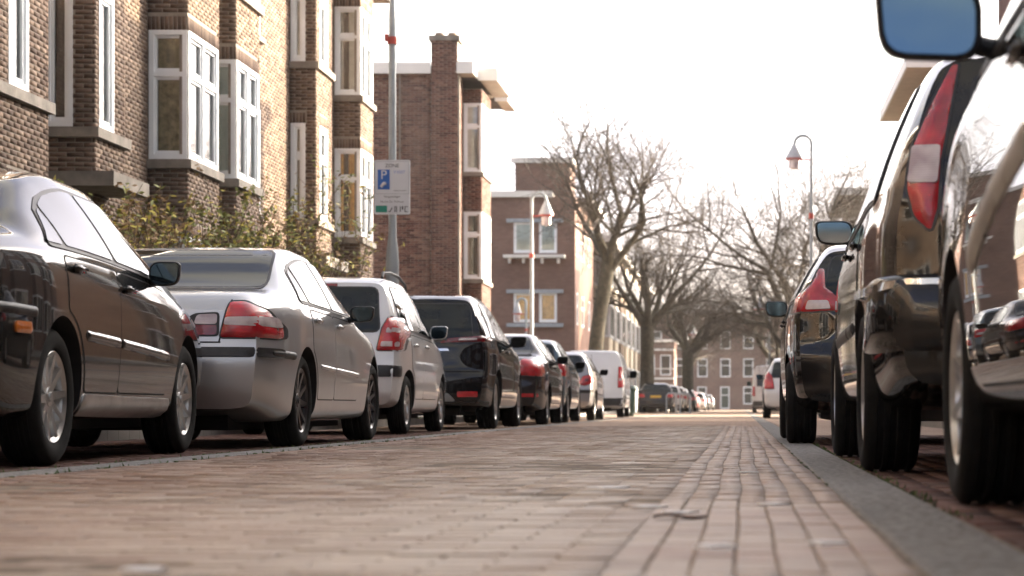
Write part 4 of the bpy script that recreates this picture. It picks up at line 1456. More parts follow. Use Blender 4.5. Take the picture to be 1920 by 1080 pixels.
for m in (1, -1):
    c.patch('lamp_surround', roundp([(m * .27, .725), (m * .52, .725), (m * .52, .885), (m * .36, .875), (m * .28, .81)], .03), 'B', .004, M['black_plastic'])
    l = c.patch('tail_light', roundp([(m * .28, .735), (m * .505, .735), (m * .505, .80), (m * .29, .80)], .02), 'B', .008, M['dark_red_lens'], step=.035)
    c.patch('lens', roundp([(m * .36, .805), (m * .505, .805), (m * .505, .872), (m * .38, .865)], .02), 'B', .009, M['clear_lens'], l, step=.03)
c.lights([(.525, .72), (.838, .72), (.835, .80), (.78, .90), (.66, .955), (.575, .95)], [([(.545, .80), (.832, .79), (.815, .855), (.555, .85)], 'clear_lens')])
c.sidelights([(.10, .725), (.235, .725), (.20, .83), (.12, .90)], 'red_lens')
c.patch('bumper_strip', roundp([(-.84, .595), (.84, .595), (.84, .655), (-.84, .655)], .015), 'B', .016, M['black_plastic'])
c.strip('bumper_strip', [(.16, .625), (.4, .62), (.63, .615)], .05, .016, M['black_plastic'])
c.patch('boot_gap', [(-.53, .684), (.53, .684), (.53, .693), (-.53, .693)], 'B', .004, M['seam'])
c.patch('boot_gap', [(.515, .69), (.525, .69), (.585, .965), (.575, .965)], 'B', .004, M['seam'])
c.patch('boot_gap', [(-.515, .69), (-.525, .69), (-.585, .965), (-.575, .965)], 'B', .004, M['seam'])
c.patch('plate_recess', roundp([(-.30, .74), (.22, .74), (.22, .90), (-.30, .90)], .03), 'B', .004, M['black_plastic'])
c.patch('boot_lock', [(.245 + .022 * math.cos(t), .815 + .022 * math.sin(t)) for t in np.linspace(0, 2 * math.pi, 13)[:-1]], 'B', .008, M['black_plastic'], step=.02)
c.windscreen(3.02, 2.52)
c.mirrors(2.62, .965, (.19, .125, .11), .06, M['black_plastic'])
c.wheels('rim_black', 10)
c.front_face(); c.underside()

# --- small white-silver hatchback with roof rails
def hatch_spec(**k):
    L = k['ro'] + k['wb'] + k['fo']
    H = k.pop('H'); zb = k.pop('zbelt', 1.0); hood = k.pop('hood', .93)
    ws = k.pop('ws', L - .98)         # base of the windscreen
    d = dict(w=.84, wr=.56, rw=.295, ww=.175, rr=.195, zb=.20, cr=.10, cf=.22, gap=.05,
             top=[(0, H - .085), (.15, H - .045), (.5, H - .01), (.95, H), (1.5, H - .006), (ws - .95, H - .08), (ws - .05, hood + .12), (ws + .12, hood + .03), (L - .45, hood - .08), (L - .12, hood - .2), (L, hood - .3)],
             belt=[(0, zb + .02), (1.2, zb), (ws - .4, zb - .04), (ws, hood - .02), (L - .4, hood - .16), (L, hood - .32)],
             wid=WID(L, .90, .82), R=[(.15, .16), (.30, .05), (.42, 0), (.62, .0), (.72, .04), (zb - .02, .09), (zb + .08, .12), (H - .1, .42), (H, .47)], F=FSED)
    d.update(k)
    return d

sp = hatch_spec(ro=.55, wb=2.36, fo=.83, H=1.60, zbelt=1.0, ws=2.82, w=.85, wr=.60)
paint_c = paint('paint_white_silver', (.66, .67, .68), .35, .3, .04)
c = Car(sp, 'parked_car', 'small white hatchback with tall red tail lights and black roof rails', 'car', 'cars parked along the house side kerb', paint_c, (-3.32 - .85, 20.9))
c.windows([(.36, .66, .50, .72), (.70, 1.40, .76, 1.38), (1.45, 2.42, 1.43, 2.02)], drop=.12)
c.doors(.70, 1.42, 2.36, .36, lambda y: .90)
c.rear_glass([(-.62, 1.02), (.62, 1.02), (.60, 1.15), (.55, 1.455), (-.55, 1.455), (-.60, 1.15)])
c.lights([(.60, .83), (.81, .83), (.815, 1.02), (.77, 1.17), (.70, 1.16), (.645, 1.05)], [([(.635, .865), (.79, .865), (.79, .915), (.64, .915)], 'clear_lens'), ([(.68, 1.0), (.78, 1.0), (.78, 1.05), (.69, 1.05)], 'clear_lens')])
c.sidelights([(.13, .85), (.22, .85), (.24, 1.0), (.26, 1.15), (.2, 1.15)], 'red_lens')
c.strip('bumper_strip', [(.03, .625), (.12, .625), (.22, .63)], .11, .014, M['black_plastic'])
c.patch('bumper_strip', roundp([(-.80, .57), (.80, .57), (.80, .68), (-.80, .68)], .03), 'B', .012, M['black_plastic'])
rl = MB()
for s in (1, -1):
    rl.tube([(s * .56, .55, 1.575), (s * .555, .62, 1.625), (s * .55, 1.1, 1.655), (s * .55, 1.6, 1.645), (s * .555, 2.0, 1.58), (s * .555, 2.06, 1.50)], .016, 8)
rl.build('roof_rail', M['black_plastic'], c.root, True)
c.patch('brake_light', roundp([(-.16, 1.47), (.16, 1.47), (.16, 1.50), (-.16, 1.50)], .01), 'B', .008, M['dark_red_lens'])
c.windscreen(2.78, 2.16)
c.mirrors(2.08, 1.05, (.19, .15, .11), .05)
c.wheels('rim_silver', 5)
c.front_face(.72, .6); c.underside()

# --- black sport utility car
sp = hatch_spec(ro=.88, wb=2.69, fo=.86, H=1.69, zbelt=1.07, hood=1.05, ws=3.18, w=.915, wr=.62, rw=.345, ww=.235, rr=.225, zb=.22, cr=.16)
paint_d = paint('paint_black', (.006, .0065, .008), 0.0, .28, .015)
c = Car(sp, 'parked_car', 'black sport utility car with thin tail lights and grey lower bumper guard', 'car', 'cars parked along the house side kerb', paint_d, (-3.05 - .915, 26.2))
c.windows([(.55, .92, .72, .98), (.97, 1.72, 1.02, 1.70), (1.77, 2.85, 1.75, 2.30)], drop=.12, low=.05)
c.doors(1.02, 1.74, 2.78, .40, lambda y: .98)
c.rear_glass([(-.70, 1.08), (.70, 1.08), (.62, 1.535), (-.62, 1.535)])
c.lights([(.30, 1.055), (.85, 1.075), (.87, 1.115), (.80, 1.145), (.40, 1.115)], [([(.52, 1.082), (.74, 1.088), (.74, 1.112), (.53, 1.108)], 'clear_lens')], 'dark_red_lens')
c.sidelights([(.16, 1.085), (.40, 1.12), (.46, 1.15), (.2, 1.15)], 'dark_red_lens')
for m in (1, -1):
    c.patch('reflector', roundp([(m * .52, .40), (m * .76, .40), (m * .76, .465), (m * .52, .465)], .015), 'B', .01, M['red_lens'])
c.patch('bumper_guard', roundp([(-.62, .35), (.50, .35), (.42, .44), (.22, .475), (-.22, .475), (-.48, .45)], .03), 'B', .018, M['pole_grey'])
c.patch('bumper_lower', roundp([(-.84, .30), (.84, .30), (.86, .345), (-.86, .345)], .02), 'B', .008, M['black_plastic'])
c.patch('chrome_bar', roundp([(-.42, .955), (.42, .955), (.40, .985), (-.40, .985)], .01), 'B', .014, M['chrome'])
c.patch('tailgate_gap', [(-.78, .70), (.78, .70), (.78, .712), (-.78, .712)], 'B', .003, M['seam'])
c.windscreen(3.14, 2.44, .68, .56)
c.mirrors(2.50, 1.12, (.21, .155, .12), .06, M['black_plastic'])
c.wheels('rim_silver', 5)
c.front_face(.8, .66); c.underside()

# --- dark saloon beyond it
sp = dict(w=.85, wr=.54, ro=.95, wb=2.5, fo=.85, rw=.30, ww=.19, rr=.195, zb=.20, cr=.16, cf=.24,
          top=[(0, .93), (.05, 1.0), (.2, 1.045), (.55, 1.07), (.7, 1.09), (1.35, 1.385), (1.85, 1.45), (2.3, 1.44), (2.65, 1.36), (3.15, 1.07), (3.4, .98), (3.9, .88), (4.3, .68)],
          belt=[(0, .88), (.8, .98), (1.5, .975), (2.8, .94), (3.3, .88), (3.9, .76), (4.3, .62)], wid=WID(4.3), R=RSED, F=FSED)
paint_e = paint('paint_charcoal', (.02, .016, .016), 0.0, .32, .03)
c = Car(sp, 'parked_car', 'dark saloon with large red tail lights parked just beyond the black sport utility car', 'car', 'cars parked along the house side kerb', paint_e, (-2.98 - .85, 32.4))
c.windows([(1.0, 1.95, 1.25, 1.88), (2.0, 2.95, 1.93, 2.45)], drop=.10)
c.doors(1.12, 1.97, 2.95, .34, lambda y: .9)
c.rear_glass([(-.58, 1.095), (.58, 1.095), (.48, 1.37), (-.48, 1.37)])
c.lights([(.44, .76), (.81, .74), (.81, .90), (.74, 1.0), (.50, 1.01)])
c.sidelights([(.12, .75), (.42, .78), (.36, .96), (.14, .98)], 'red_lens')
c.patch('reflector', roundp([(.5, .43), (.75, .43), (.75, .48), (.5, .48)], .01), 'B', .01, M['red_lens'])
c.windscreen(3.12, 2.62)
c.mirrors(2.6, 1.02, (.19, .13, .11), .05, M['black_plastic'])
c.wheels('rim_silver', 7)
c.underside()

# --- blue-grey hatchback
sp = hatch_spec(ro=.62, wb=2.5, fo=.8, H=1.50, zbelt=.98, ws=2.95, w=.85, wr=.56, rw=.30)
paint_f = paint('paint_blue_grey', (.07, .11, .14), .4, .3, .06)
c = Car(sp, 'parked_car', 'blue-grey hatchback between the dark saloon and the small grey hatchback', 'car', 'cars parked along the house side kerb', paint_f, (-3.06 - .85, 37.2))
c.windows([(.40, .85, .6, .9), (.9, 1.62, .95, 1.6), (1.67, 2.6, 1.65, 2.15)], drop=.11)
c.doors(.92, 1.64, 2.55, .36, lambda y: .9)
c.rear_glass([(-.64, 1.0), (.64, 1.0), (.55, 1.37), (-.55, 1.37)])
c.lights([(.48, .82), (.82, .82), (.80, 1.0), (.74, 1.08), (.50, .96)], [([(.56, .86), (.76, .88), (.74, .94), (.58, .92)], 'clear_lens')])
c.sidelights([(.10, .83), (.28, .85), (.26, 1.02), (.16, 1.06)], 'red_lens')
c.windscreen(2.92, 2.3)
c.mirrors(2.2, 1.03, (.19, .14, .11), .05, M['black_plastic'])
c.wheels('rim_silver', 6); c.underside()

# --- small grey hatchback with round red lights
sp = hatch_spec(ro=.60, wb=2.44, fo=.79, H=1.43, zbelt=.95, ws=2.85, w=.825, wr=.54, rw=.29)
paint_g = paint('paint_mid_grey', (.30, .30, .32), .6, .3, .06)
c = Car(sp, 'parked_car', 'small grey hatchback with rounded red lights in front of the white van', 'car', 'cars parked along the house side kerb', paint_g, (-2.96 - .825, 42.6))
c.windows([(.42, .85, .62, .9), (.9, 1.55, .95, 1.52), (1.6, 2.5, 1.57, 2.05)], drop=.11)
c.doors(.92, 1.57, 2.45, .36, lambda y: .88)
c.rear_glass([(-.60, .98), (.60, .98), (.52, 1.31), (-.52, 1.31)], r=.09)
c.lights([(.50, .74), (.62, .71), (.76, .76), (.80, .86), (.73, .93), (.58, .90)], [([(.62, .79), (.70, .79), (.70, .85), (.62, .85)], 'dark_red_lens')])
c.sidelights([(.10, .76), (.22, .79), (.22, .90), (.12, .90)], 'red_lens')
c.patch('bumper_strip', roundp([(-.78, .56), (.78, .56), (.78, .62), (-.78, .62)], .02), 'B', .012, M['black_plastic'])
c.windscreen(2.82, 2.2, .58, .48)
c.mirrors(2.12, .99, (.18, .13, .11), .05, M['black_plastic'])
c.wheels('rim_silver', 6); c.underside()

# --- white panel van
def van_spec(H, L, w, ro, wb, **k):
    ws = L - .95
    d = dict(w=w, wr=w * .80, ro=ro, wb=wb, fo=L - ro - wb, rw=.31, ww=.2, rr=.20, zb=.22, cr=.05, cf=.2, gap=.05, tum=.045, shoulder=.985,
             top=[(0, H - .05), (.1, H - .015), (.5, H), (L * .5, H), (ws - 1.0, H - .06), (ws - .06, 1.22 * H / 1.8), (ws + .12, 1.12 * H / 1.8), (L - .35, .98 * H / 1.8), (L, .70 * H / 1.8)],
             belt=[(0, 1.05 * H / 1.8), (ws - .5, 1.03 * H / 1.8), (ws, 1.0 * H / 1.8), (L - .35, .86 * H / 1.8), (L, .64 * H / 1.8)],
             wid=[(0, .965), (.06, .985), (.3, 1), (L - 1.0, .99), (L - .3, .92), (L, .8)],
             R=[(.2, .06), (.32, .01), (.5, 0), (1.1, .02), (H, .10)], F=FSED)
    d.update(k)
    return d
sp = van_spec(1.80, 4.3, .86, .75, 2.7)
paint_h = paint('paint_van_white', (.70, .73, .76), .0, .35, .06)
c = Car(sp, 'parked_van', 'white panel van with plain rear doors beside the green bin', 'van', None, paint_h, (-3.12 - .86, 56.0))
c.windows([(2.25, 3.1, 2.25, 2.62)], drop=.16)
c.patch('door_gap', [(-.005, .45), (.005, .45), (.005, 1.68), (-.005, 1.68)], 'B', .003, M['seam'])
c.lights([(.70, .80), (.83, .80), (.82, 1.35), (.72, 1.35)], [([(.73, .98), (.81, .98), (.81, 1.05), (.73, 1.05)], 'clear_lens')])
c.sidelights([(.03, .82), (.14, .82), (.14, 1.32), (.06, 1.32)], 'red_lens')
c.patch('bumper', roundp([(-.84, .32), (.84, .32), (.84, .52), (-.84, .52)], .04), 'B', .02, M['black_plastic'])
c.strip('bumper', [(.04, .55), (.2, .55), (.4, .55)], .34, .012, M['black_plastic'])
c.patch('door_handle', roundp([(.05, .92), (.17, .92), (.17, .97), (.05, .97)], .01), 'B', .014, M['pole_grey'])
c.strip('side_guard', [(1.15, .55), (2.0, .55), (2.9, .55)], .09, .012, M['black_plastic'])
c.windscreen(3.30, 2.72, .62, .56)
c.mirrors(2.72, 1.16, (.20, .22, .13), .08, M['black_plastic'])
c.wheels('rim_silver', 6, 'steel'); c.underside()

# --- far parked cars: two kinds, copied
def copy_tree(o, parent=None):
    n = o.copy(); COL.objects.link(n); n.parent = parent
    for ch in [q for q in bpy.data.objects if q.parent == o]:
        copy_tree(ch, n)
    return n
def recolour(root, old, new):
    for q in root.children_recursive:
        if q.type == 'MESH' and old.name in [m_.name for m_ in q.data.materials if m_]:
            me = q.data.copy()
            for i, m_ in enumerate(me.materials):
                if m_ == old: me.materials[i] = new
            q.data = me

sp = hatch_spec(ro=.75, wb=2.55, fo=.85, H=1.47, zbelt=.97, ws=3.0, w=.86, wr=.56, rw=.30)
paint_i = paint('paint_dark_blue', (.01, .014, .024), 0.0, .3, .02)
c = Car(sp, 'parked_car', 'dark blue car with a yellow number plate under the far bare tree', 'car', 'cars parked far down the street', paint_i, (-4.15, 101.5))
c.windows([(.45, .9, .7, .95), (.95, 1.65, 1.0, 1.6), (1.7, 2.6, 1.65, 2.15)], drop=.11)
c.rear_glass([(-.64, 1.0), (.64, 1.0), (.54, 1.35), (-.54, 1.35)])
c.lights([(.52, .76), (.82, .76), (.80, .93), (.56, .93)])
c.patch('plate', [(-.26, .74), (.26, .74), (.26, .85), (-.26, .85)], 'B', .02, M['plate_yellow'])
c.patch('bumper_lower', roundp([(-.8, .32), (.8, .32), (.8, .42), (-.8, .42)], .03), 'B', .01, M['black_plastic'])
c.mirrors(2.2, 1.02, (.19, .14, .11), .05, M['black_plastic'])
c.windscreen(2.95, 2.35)
c.wheels('rim_silver', 6)
proto_far = c.root
FARP = {'white': paint('paint_far_white', (.66, .66, .65), .1, .3, .05), 'silver': paint('paint_far_silver', (.40, .40, .40), .7, .3, .05), 'red': paint('paint_far_red', (.30, .03, .03), .2, .3, .05), 'cream': paint('paint_far_cream', (.5, .46, .40), .2, .3, .05), 'black': paint('paint_far_black', (.02, .02, .02), .3, .3, .05)}
for (x, y, colr, lab) in ((-3.95, 110.0, 'white', 'white car directly behind the dark blue car with the yellow plate'),
                          (-3.9, 118.5, 'cream', 'cream car behind the white one, third of the far row'),
                          (-3.95, 127.5, 'silver', 'silver car fourth in the far row of parked cars'),
                          (-3.8, 138.0, 'black', 'black car fifth in the far row of parked cars'),
                          (-3.9, 151.0, 'red', 'red car in the far row, only one of that colour'),
                          (-6.6, 104.0, 'silver', 'silver car half hidden behind the dark blue far car'),
                          (-3.6, 163.0, 'white', 'white car after the red one in the far row'),
                          (-3.5, 176.0, 'black', 'black car near the end block, after the last white car'),
                          (-3.3, 190.0, 'silver', 'silver car standing closest to the end block')):
    r_ = copy_tree(proto_far)
    r_.location = (x, y - .75, 0)
    r_['label'] = lab
    recolour(r_, paint_i, FARP[colr])

# =================================================================== right-hand row
# --- the car beside the camera: high dark people carrier
GR = 'cars parked along the lens side kerb'
sp = hatch_spec(ro=.85, wb=2.70, fo=.84, H=1.70, zbelt=1.10, hood=1.06, ws=3.42, w=.88, wr=.62, rw=.325, ww=.215, rr=.215, zb=.24, cr=.1, cf=.20, inset=.012, gap=.055, shoulder=.99)
sp['wid'] = [(0, .92), (.1, .95), (.4, .98), (1, 1), (3.0, 1), (3.5, .995), (4.0, .98), (4.25, .945), (4.39, .86)]
paint_r1 = paint('paint_bronze_grey', (.030, .027, .024), .0, .26, .03, .35)
c = Car(sp, 'parked_car', 'tall bronze-grey car beside the lens with big black mirror, cut by the photo edge', 'car', GR, paint_r1, (.575 + .88, 3.10))
c.windows([(.5, 1.0, .7, 1.05), (1.05, 1.85, 1.1, 1.82), (1.90, 3.22, 1.87, 2.55)], drop=.12, low=.03)
c.doors(1.1, 1.87, 2.98, .33, lambda y: 1.0)
c.strip('moulding', [(1.92, .815), (2.4, .76), (2.70, .705), (2.96, .64)], .085, .016, M['moulding_grey'])
c.strip('moulding', [(1.2, .83), (1.5, .83), (1.84, .82)], .085, .016, M['moulding_grey'])
c.strip('moulding_joint', [(2.62, .725), (2.65, .715)], .10, .019, M['black_plastic'])
c.rear_glass([(-.66, 1.14), (.66, 1.14), (.58, 1.54), (-.58, 1.54)])
c.lights([(.62, .85), (.83, .85), (.82, 1.1), (.70, 1.1)])
c.windscreen(3.36, 2.68, .66, .56)
c.mirrors(2.60, 1.135, (.25, .175, .13), .075, M['black_plastic'])
c.wheels('rim_silver', 8); c.front_face(.80, .66); c.underside()

# --- black estate with tall tail lights
sp = hatch_spec(ro=.95, wb=2.62, fo=.86, H=1.72, zbelt=1.06, hood=1.02, ws=3.35, w=.885, wr=.60, rw=.335, ww=.235, rr=.225, zb=.26, cr=.16, cf=.24, gap=.06, inset=.005)
paint_r2 = paint('paint_black_brown', (.014, .013, .012), .15, .28, .06)
c = Car(sp, 'parked_car', 'black estate car with tall curved red and white tail lights up its rear pillar', 'car', GR, paint_r2, (.495 + .885, 8.75))
c.windows([(.62, 1.0, .80, 1.05), (1.05, 1.80, 1.1, 1.76), (1.85, 3.02, 1.81, 2.46)], drop=.12)
c.doors(1.12, 1.82, 2.92, .40, lambda y: .97)
c.rear_glass([(-.54, 1.10), (.54, 1.10), (.47, 1.56), (-.47, 1.56)])
c.lights([(.67, .93), (.73, .99), (.755, 1.10), (.725, 1.26), (.655, 1.42), (.56, 1.60), (.535, 1.605), (.578, 1.42), (.628, 1.20), (.645, 1.02)],
         [([(.750, 1.11), (.728, 1.255), (.622, 1.255), (.640, 1.11)], 'clear_lens')])
c.patch('bumper', roundp([(-.86, .48), (.86, .48), (.86, .76), (-.86, .76)], .03), 'B', .03, paint_r2, thick=.06, dome=.03, dw=.08)
c.patch('bumper_strip', roundp([(-.87, .70), (.87, .70), (.87, .735), (-.87, .735)], .01), 'B', .058, M['chrome'])
c.strip('bumper', [(.10, .62), (.3, .62), (.55, .62)], .26, .03, paint_r2, thick=.05)
c.strip('bumper_strip', [(.09, .72), (.3, .72), (.55, .71)], .035, .042, M['chrome'])
c.strip('moulding', [(1.46, .62), (1.8, .615)], .06, .014, M['black_plastic'])
c.strip('moulding', [(1.85, .614), (2.4, .61), (2.9, .60)], .06, .014, M['black_plastic'])
rl = MB()
for s in (1, -1):
    rl.tube([(s * .56, .55, 1.59), (s * .56, .65, 1.655), (s * .555, 1.3, 1.69), (s * .555, 2.1, 1.655), (s * .56, 2.2, 1.59)], .017, 8)
rl.build('roof_rail', M['black_plastic'], c.root, True)
c.windscreen(3.30, 2.62, .66, .56)
c.mirrors(2.80, 1.135, (.20, .125, .115), .03, M['black_plastic'])
c.wheels('rim_silver', 7); c.front_face(.78, .64); c.underside()

# --- black hatchback in front of it
sp = hatch_spec(ro=.68, wb=2.55, fo=.85, H=1.50, zbelt=1.0, hood=.96, ws=3.02, w=.87, wr=.57, rw=.31, ww=.22, rr=.205, zb=.22, cr=.16, inset=.005)
paint_r3 = paint('paint_brown_black', (.012, .011, .0105), .1, .28, .05)
c = Car(sp, 'parked_car', 'dark hatchback with bright red shoulder-high tail lights ahead of the black estate', 'car', GR, paint_r3, (.33 + .87, 15.5))
c.windows([(.45, .95, .72, 1.0), (1.0, 1.75, 1.05, 1.72), (1.8, 2.75, 1.77, 2.22)], drop=.11)
c.doors(1.02, 1.77, 2.7, .36, lambda y: .92)
c.rear_glass([(-.62, 1.04), (.62, 1.04), (.54, 1.36), (-.54, 1.36)])
c.lights([(.50, .96), (.83, .95), (.80, 1.06), (.70, 1.15), (.64, 1.27), (.60, 1.27), (.60, 1.13), (.50, 1.05)], [([(.56, .97), (.74, .965), (.72, 1.03), (.58, 1.03)], 'clear_lens')])
c.sidelights([(.12, .95), (.36, 1.0), (.34, 1.08), (.20, 1.10)], 'red_lens')
c.windscreen(2.98, 2.35)
c.mirrors(2.36, 1.06, (.19, .135, .11), .05, M['black_plastic'])
c.wheels('rim_silver', 6); c.underside()

# --- small white hatchback far ahead, then a white delivery van
sp = hatch_spec(ro=.6, wb=2.4, fo=.8, H=1.50, zbelt=.98, ws=2.8, w=.83, wr=.55, rw=.29)
c = Car(sp, 'parked_car', 'small white hatchback with red lights far ahead, before the white delivery van', 'car', GR, FARP['white'], (.52 + .83, 51.0))
c.windows([(.42, .85, .62, .9), (.9, 1.55, .95, 1.52), (1.6, 2.45, 1.57, 2.05)], drop=.11)
c.rear_glass([(-.62, 1.0), (.62, 1.0), (.54, 1.36), (-.54, 1.36)])
c.lights([(.55, .72), (.80, .72), (.80, 1.0), (.72, 1.18), (.60, 1.02)])
c.sidelights([(.10, .75), (.24, .80), (.26, 1.1), (.16, 1.1)], 'red_lens')
c.windscreen(2.76, 2.15)
c.mirrors(2.1, 1.02, (.18, .13, .11), .05, M['black_plastic'])
c.wheels('rim_silver', 6)
sp = van_spec(2.45, 5.2, .96, .95, 3.1, rw=.34, ww=.22, rr=.2)
c = Car(sp, 'delivery_van', 'tall white delivery van standing far down the street by the dark hatchback', 'van', None, FARP['white'], (.55 + .96, 108.0))
c.windows([(3.0, 3.95, 3.0, 3.4)], drop=.2)
c.patch('rear_window', roundp([(.06, 1.35), (.72, 1.35), (.70, 1.95), (.06, 1.95)], .05), 'B', .01, M['car_glass'])
c.patch('rear_window', roundp([(-.06, 1.35), (-.72, 1.35), (-.70, 1.95), (-.06, 1.95)], .05), 'B', .01, M['car_glass'])
c.lights([(.80, .85), (.93, .85), (.92, 1.35), (.82, 1.35)])
c.patch('bumper', roundp([(-.9, .35), (.9, .35), (.9, .6), (-.9, .6)], .05), 'B', .02, M['black_plastic'])
c.mirrors(3.5, 1.5, (.22, .28, .14), .1, M['black_plastic'])
c.wheels('rim_silver', 6, 'steel')
# ------------------------------------------------------------------ street furniture
def text(name, s, size, loc, mat, parent, align='CENTER'):
    cu = bpy.data.curves.new(name, 'FONT')
    cu.body = s; cu.size = size; cu.align_x = align; cu.extrude = .0008
    o = bpy.data.objects.new(name, cu)
    COL.objects.link(o)
    dg = bpy.context.evaluated_depsgraph_get()
    me = bpy.data.meshes.new_from_object(o.evaluated_get(dg), depsgraph=dg)
    bpy.data.objects.remove(o)
    me.materials.clear(); me.materials.append(mat)
    t = bpy.data.objects.new(name, me)
    link(t, parent)
    t.location = loc
    t.rotation_euler = (R(90), 0, 0)
    return t

lp = thing('lamp_post', 'thick grey lamp post with red band, carrying the parking zone sign', 'lamp post', (-5.20, 31, .1))
m = MB().lathe([(.15, 0), (.15, .06), (.098, .07), (.098, 2.35), (.088, 2.50), (.062, 2.72), (.058, 3.2), (.054, 5.95), (.052, 6.05), (.036, 6.3), (.034, 7.9)], 20)
m.build('pole', M['pole_grey'], lp, True)
m = MB().lathe([(.056, 5.58), (.072, 5.58), (.072, 5.69), (.056, 5.69)], 20); m.box((-.10, -.09, 5.62), (-.05, -.03, 5.72)); m.build('band', M['lamp_red'], lp)
m = MB(); m.tube([(0, 0, 7.88), (.02, 0, 8.2), (.15, 0, 8.42), (.34, 0, 8.45), (.5, 0, 8.3), (.52, 0, 8.1)], .025, 10); m.build('arm', M['pole_grey'], lp, True)
m = MB().lathe([(.03, 8.15), (.06, 8.1), (.30, 7.82), (.30, 7.78)], 24, (.52, 0, 0)); m.build('lamp_shade', M['lamp_white'], lp, True)
m = MB().lathe([(.13, 7.78), (.12, 7.58), (.01, 7.54)], 20, (.52, 0, 0)); m.build('diffuser', M['clear_lens'], lp, True)

sg = thing('parking_sign', 'white parking zone sign with blue panel and green strip on the grey lamp post', 'sign', (-5.19, 31 - .085, 3.14))
bm = bmesh.new()
P = roundp([(-.265, 0), (.265, 0), (.265, .81), (-.265, .81)], .03)
a = [bm.verts.new((x, -.0, z)) for x, z in P]; b = [bm.verts.new((x, .018, z)) for x, z in P]
bm.faces.new(a); bm.faces.new(b[::-1])
for i in range(len(P)): bm.faces.new((a[i-1], a[i], b[i], b[i-1]))
bmesh.ops.recalc_face_normals(bm, faces=bm.faces)
bm_obj('board', bm, M['sign_white'], sg)
def rect(x0, x1, z0, z1, y, mat, name):
    q = MB(); q.box((x0, y, z0), (x1, y + .003, z1)); return q.build(name, mat, sg)
rect(-.25, .25, .303, .309, -.0035, M['pole_grey'], 'divider')
rect(-.25, .25, .783, .789, -.0035, M['pole_grey'], 'border_line'); rect(-.252, -.246, .309, .783, -.0035, M['pole_grey'], 'border_line'); rect(.246, .252, .309, .783, -.0035, M['pole_grey'], 'border_line')
rect(-.215, -.035, .37, .665, -.004, M['sign_blue'], 'blue_panel')
rect(-.245, -.075, .03, .13, -.004, M['sign_green'], 'green_strip')
text('lettering', 'ZONE', .075, (.0, -.0042, .70), M['sign_black'], sg)
text('lettering', 'P', .19, (-.125, -.0048, .525), M['sign_white'], sg)
q = MB()
q.tube([(-.165, -.0055, .405), (-.135, -.0055, .44), (-.09, -.0055, .465)], .022, 8); q.tube([(-.15, -.0055, .445), (-.115, -.0055, .48)], .014, 8)
q.build('hand_symbol', M['sign_white'], sg)
text('lettering', 'V 6237', .06, (.105, -.0042, .61), M['sign_text_blue'], sg)
text('lettering', 'betaald parkeren', .028, (.12, -.0042, .345), M['sign_black'], sg)
text('lettering', 'Vergunningen', .045, (.0, -.0042, .25), M['sign_black'], sg)
text('lettering', 'Ma t/m Zo  9-24 uur', .042, (.0, -.0042, .175), M['sign_black'], sg)
q = MB()
q.tube([(-.055, -.005, .05), (-.035, -.005, .035), (.0, -.005, .10)], .008, 6)
for x_ in (.035, .06, .115): q.box((x_, -.005, .035), (x_ + .012, -.001, .12))
q.box((.035, -.0052, .115), (.07, -.002, .122)); q.box((.145, -.0052, .07), (.165, -.002, .12)); q.box((.185, -.005, .035), (.197, -.001, .12)); q.box((.197, -.0052, .11), (.235, -.002, .12)); q.box((.197, -.0052, .035), (.235, -.002, .045))
q.build('payment_symbol', M['sign_black'], sg)
m = MB(); m.box((-.10, .02, .2), (.10, .085, .24)); m.box((-.10, .02, .62), (.10, .085, .66)); m.build('bracket', M['pole_grey'], sg)

def street_lamp(label, x, y, h, side, s=1.0):
    o = thing('street_lamp', label, 'street lamp', (x, y, 0), 0, 'gooseneck street lamps with white hats')
    m = MB().lathe([(.085, 0), (.085, h * .25), (.055, h * .29), (.05, h * .75), (.04, h - .5)], 12); 
    r = .30 * s
    m.tube([(0, 0, h - .52)] + [(side * r * (1 - math.cos(t)), 0, h - .5 * .6 + r * math.sin(t) - .0) for t in np.linspace(0, math.pi, 10)] + [(side * 2 * r, 0, h - .36)], .05, 10)
    m.build('pole', M['pole_grey'], o, True)
    m = MB().lathe([(.04, h - .28), (.07, h - .36), (.30 * s, h - .70), (.30 * s, h - .74), (.18, h - .74)], 24, (side * 2 * r, 0, 0)); m.build('lamp_shade', M['lamp_white'], o, True)
    m = MB().lathe([(.305 * s, h - .74), (.315 * s, h - .74), (.315 * s, h - .775), (.305 * s, h - .775)], 24, (side * 2 * r, 0, 0)); m.tube([(0, 0, h - .77), (side * (2 * r - .3 * s), 0, h - .77)], .022, 8); m.build('ring', M['lamp_red'], o)
    m = MB().lathe([(.2 * s, h - .80), (.19 * s, h - 1.04), (.02, h - 1.08)], 18, (side * 2 * r, 0, 0)); m.build('diffuser', M['clear_lens'], o, True)
    m = MB().lathe([(.05, h * .70), (.075, h * .70), (.075, h * .72), (.05, h * .72)], 12); m.build('band', M['lamp_red'], o)
    return o
street_lamp('grey gooseneck lamp rising against the white sky above the bare tree', 2.12, 63, 8.55, -1, .85)
street_lamp('grey gooseneck lamp in front of the square-towered brick house', -6.25, 62, 6.75, 1, .72)
street_lamp('small far lamp half way down the tower house wall', -8.9, 86, 4.9, -1, .6)
street_lamp('very distant lamp seen between the trunks before the end block', -4.4, 170, 7.0, 1, .9)
street_lamp('distant lamp just over the dark hatchback mirror', 1.6, 118, 6.6, -1, 1.0)

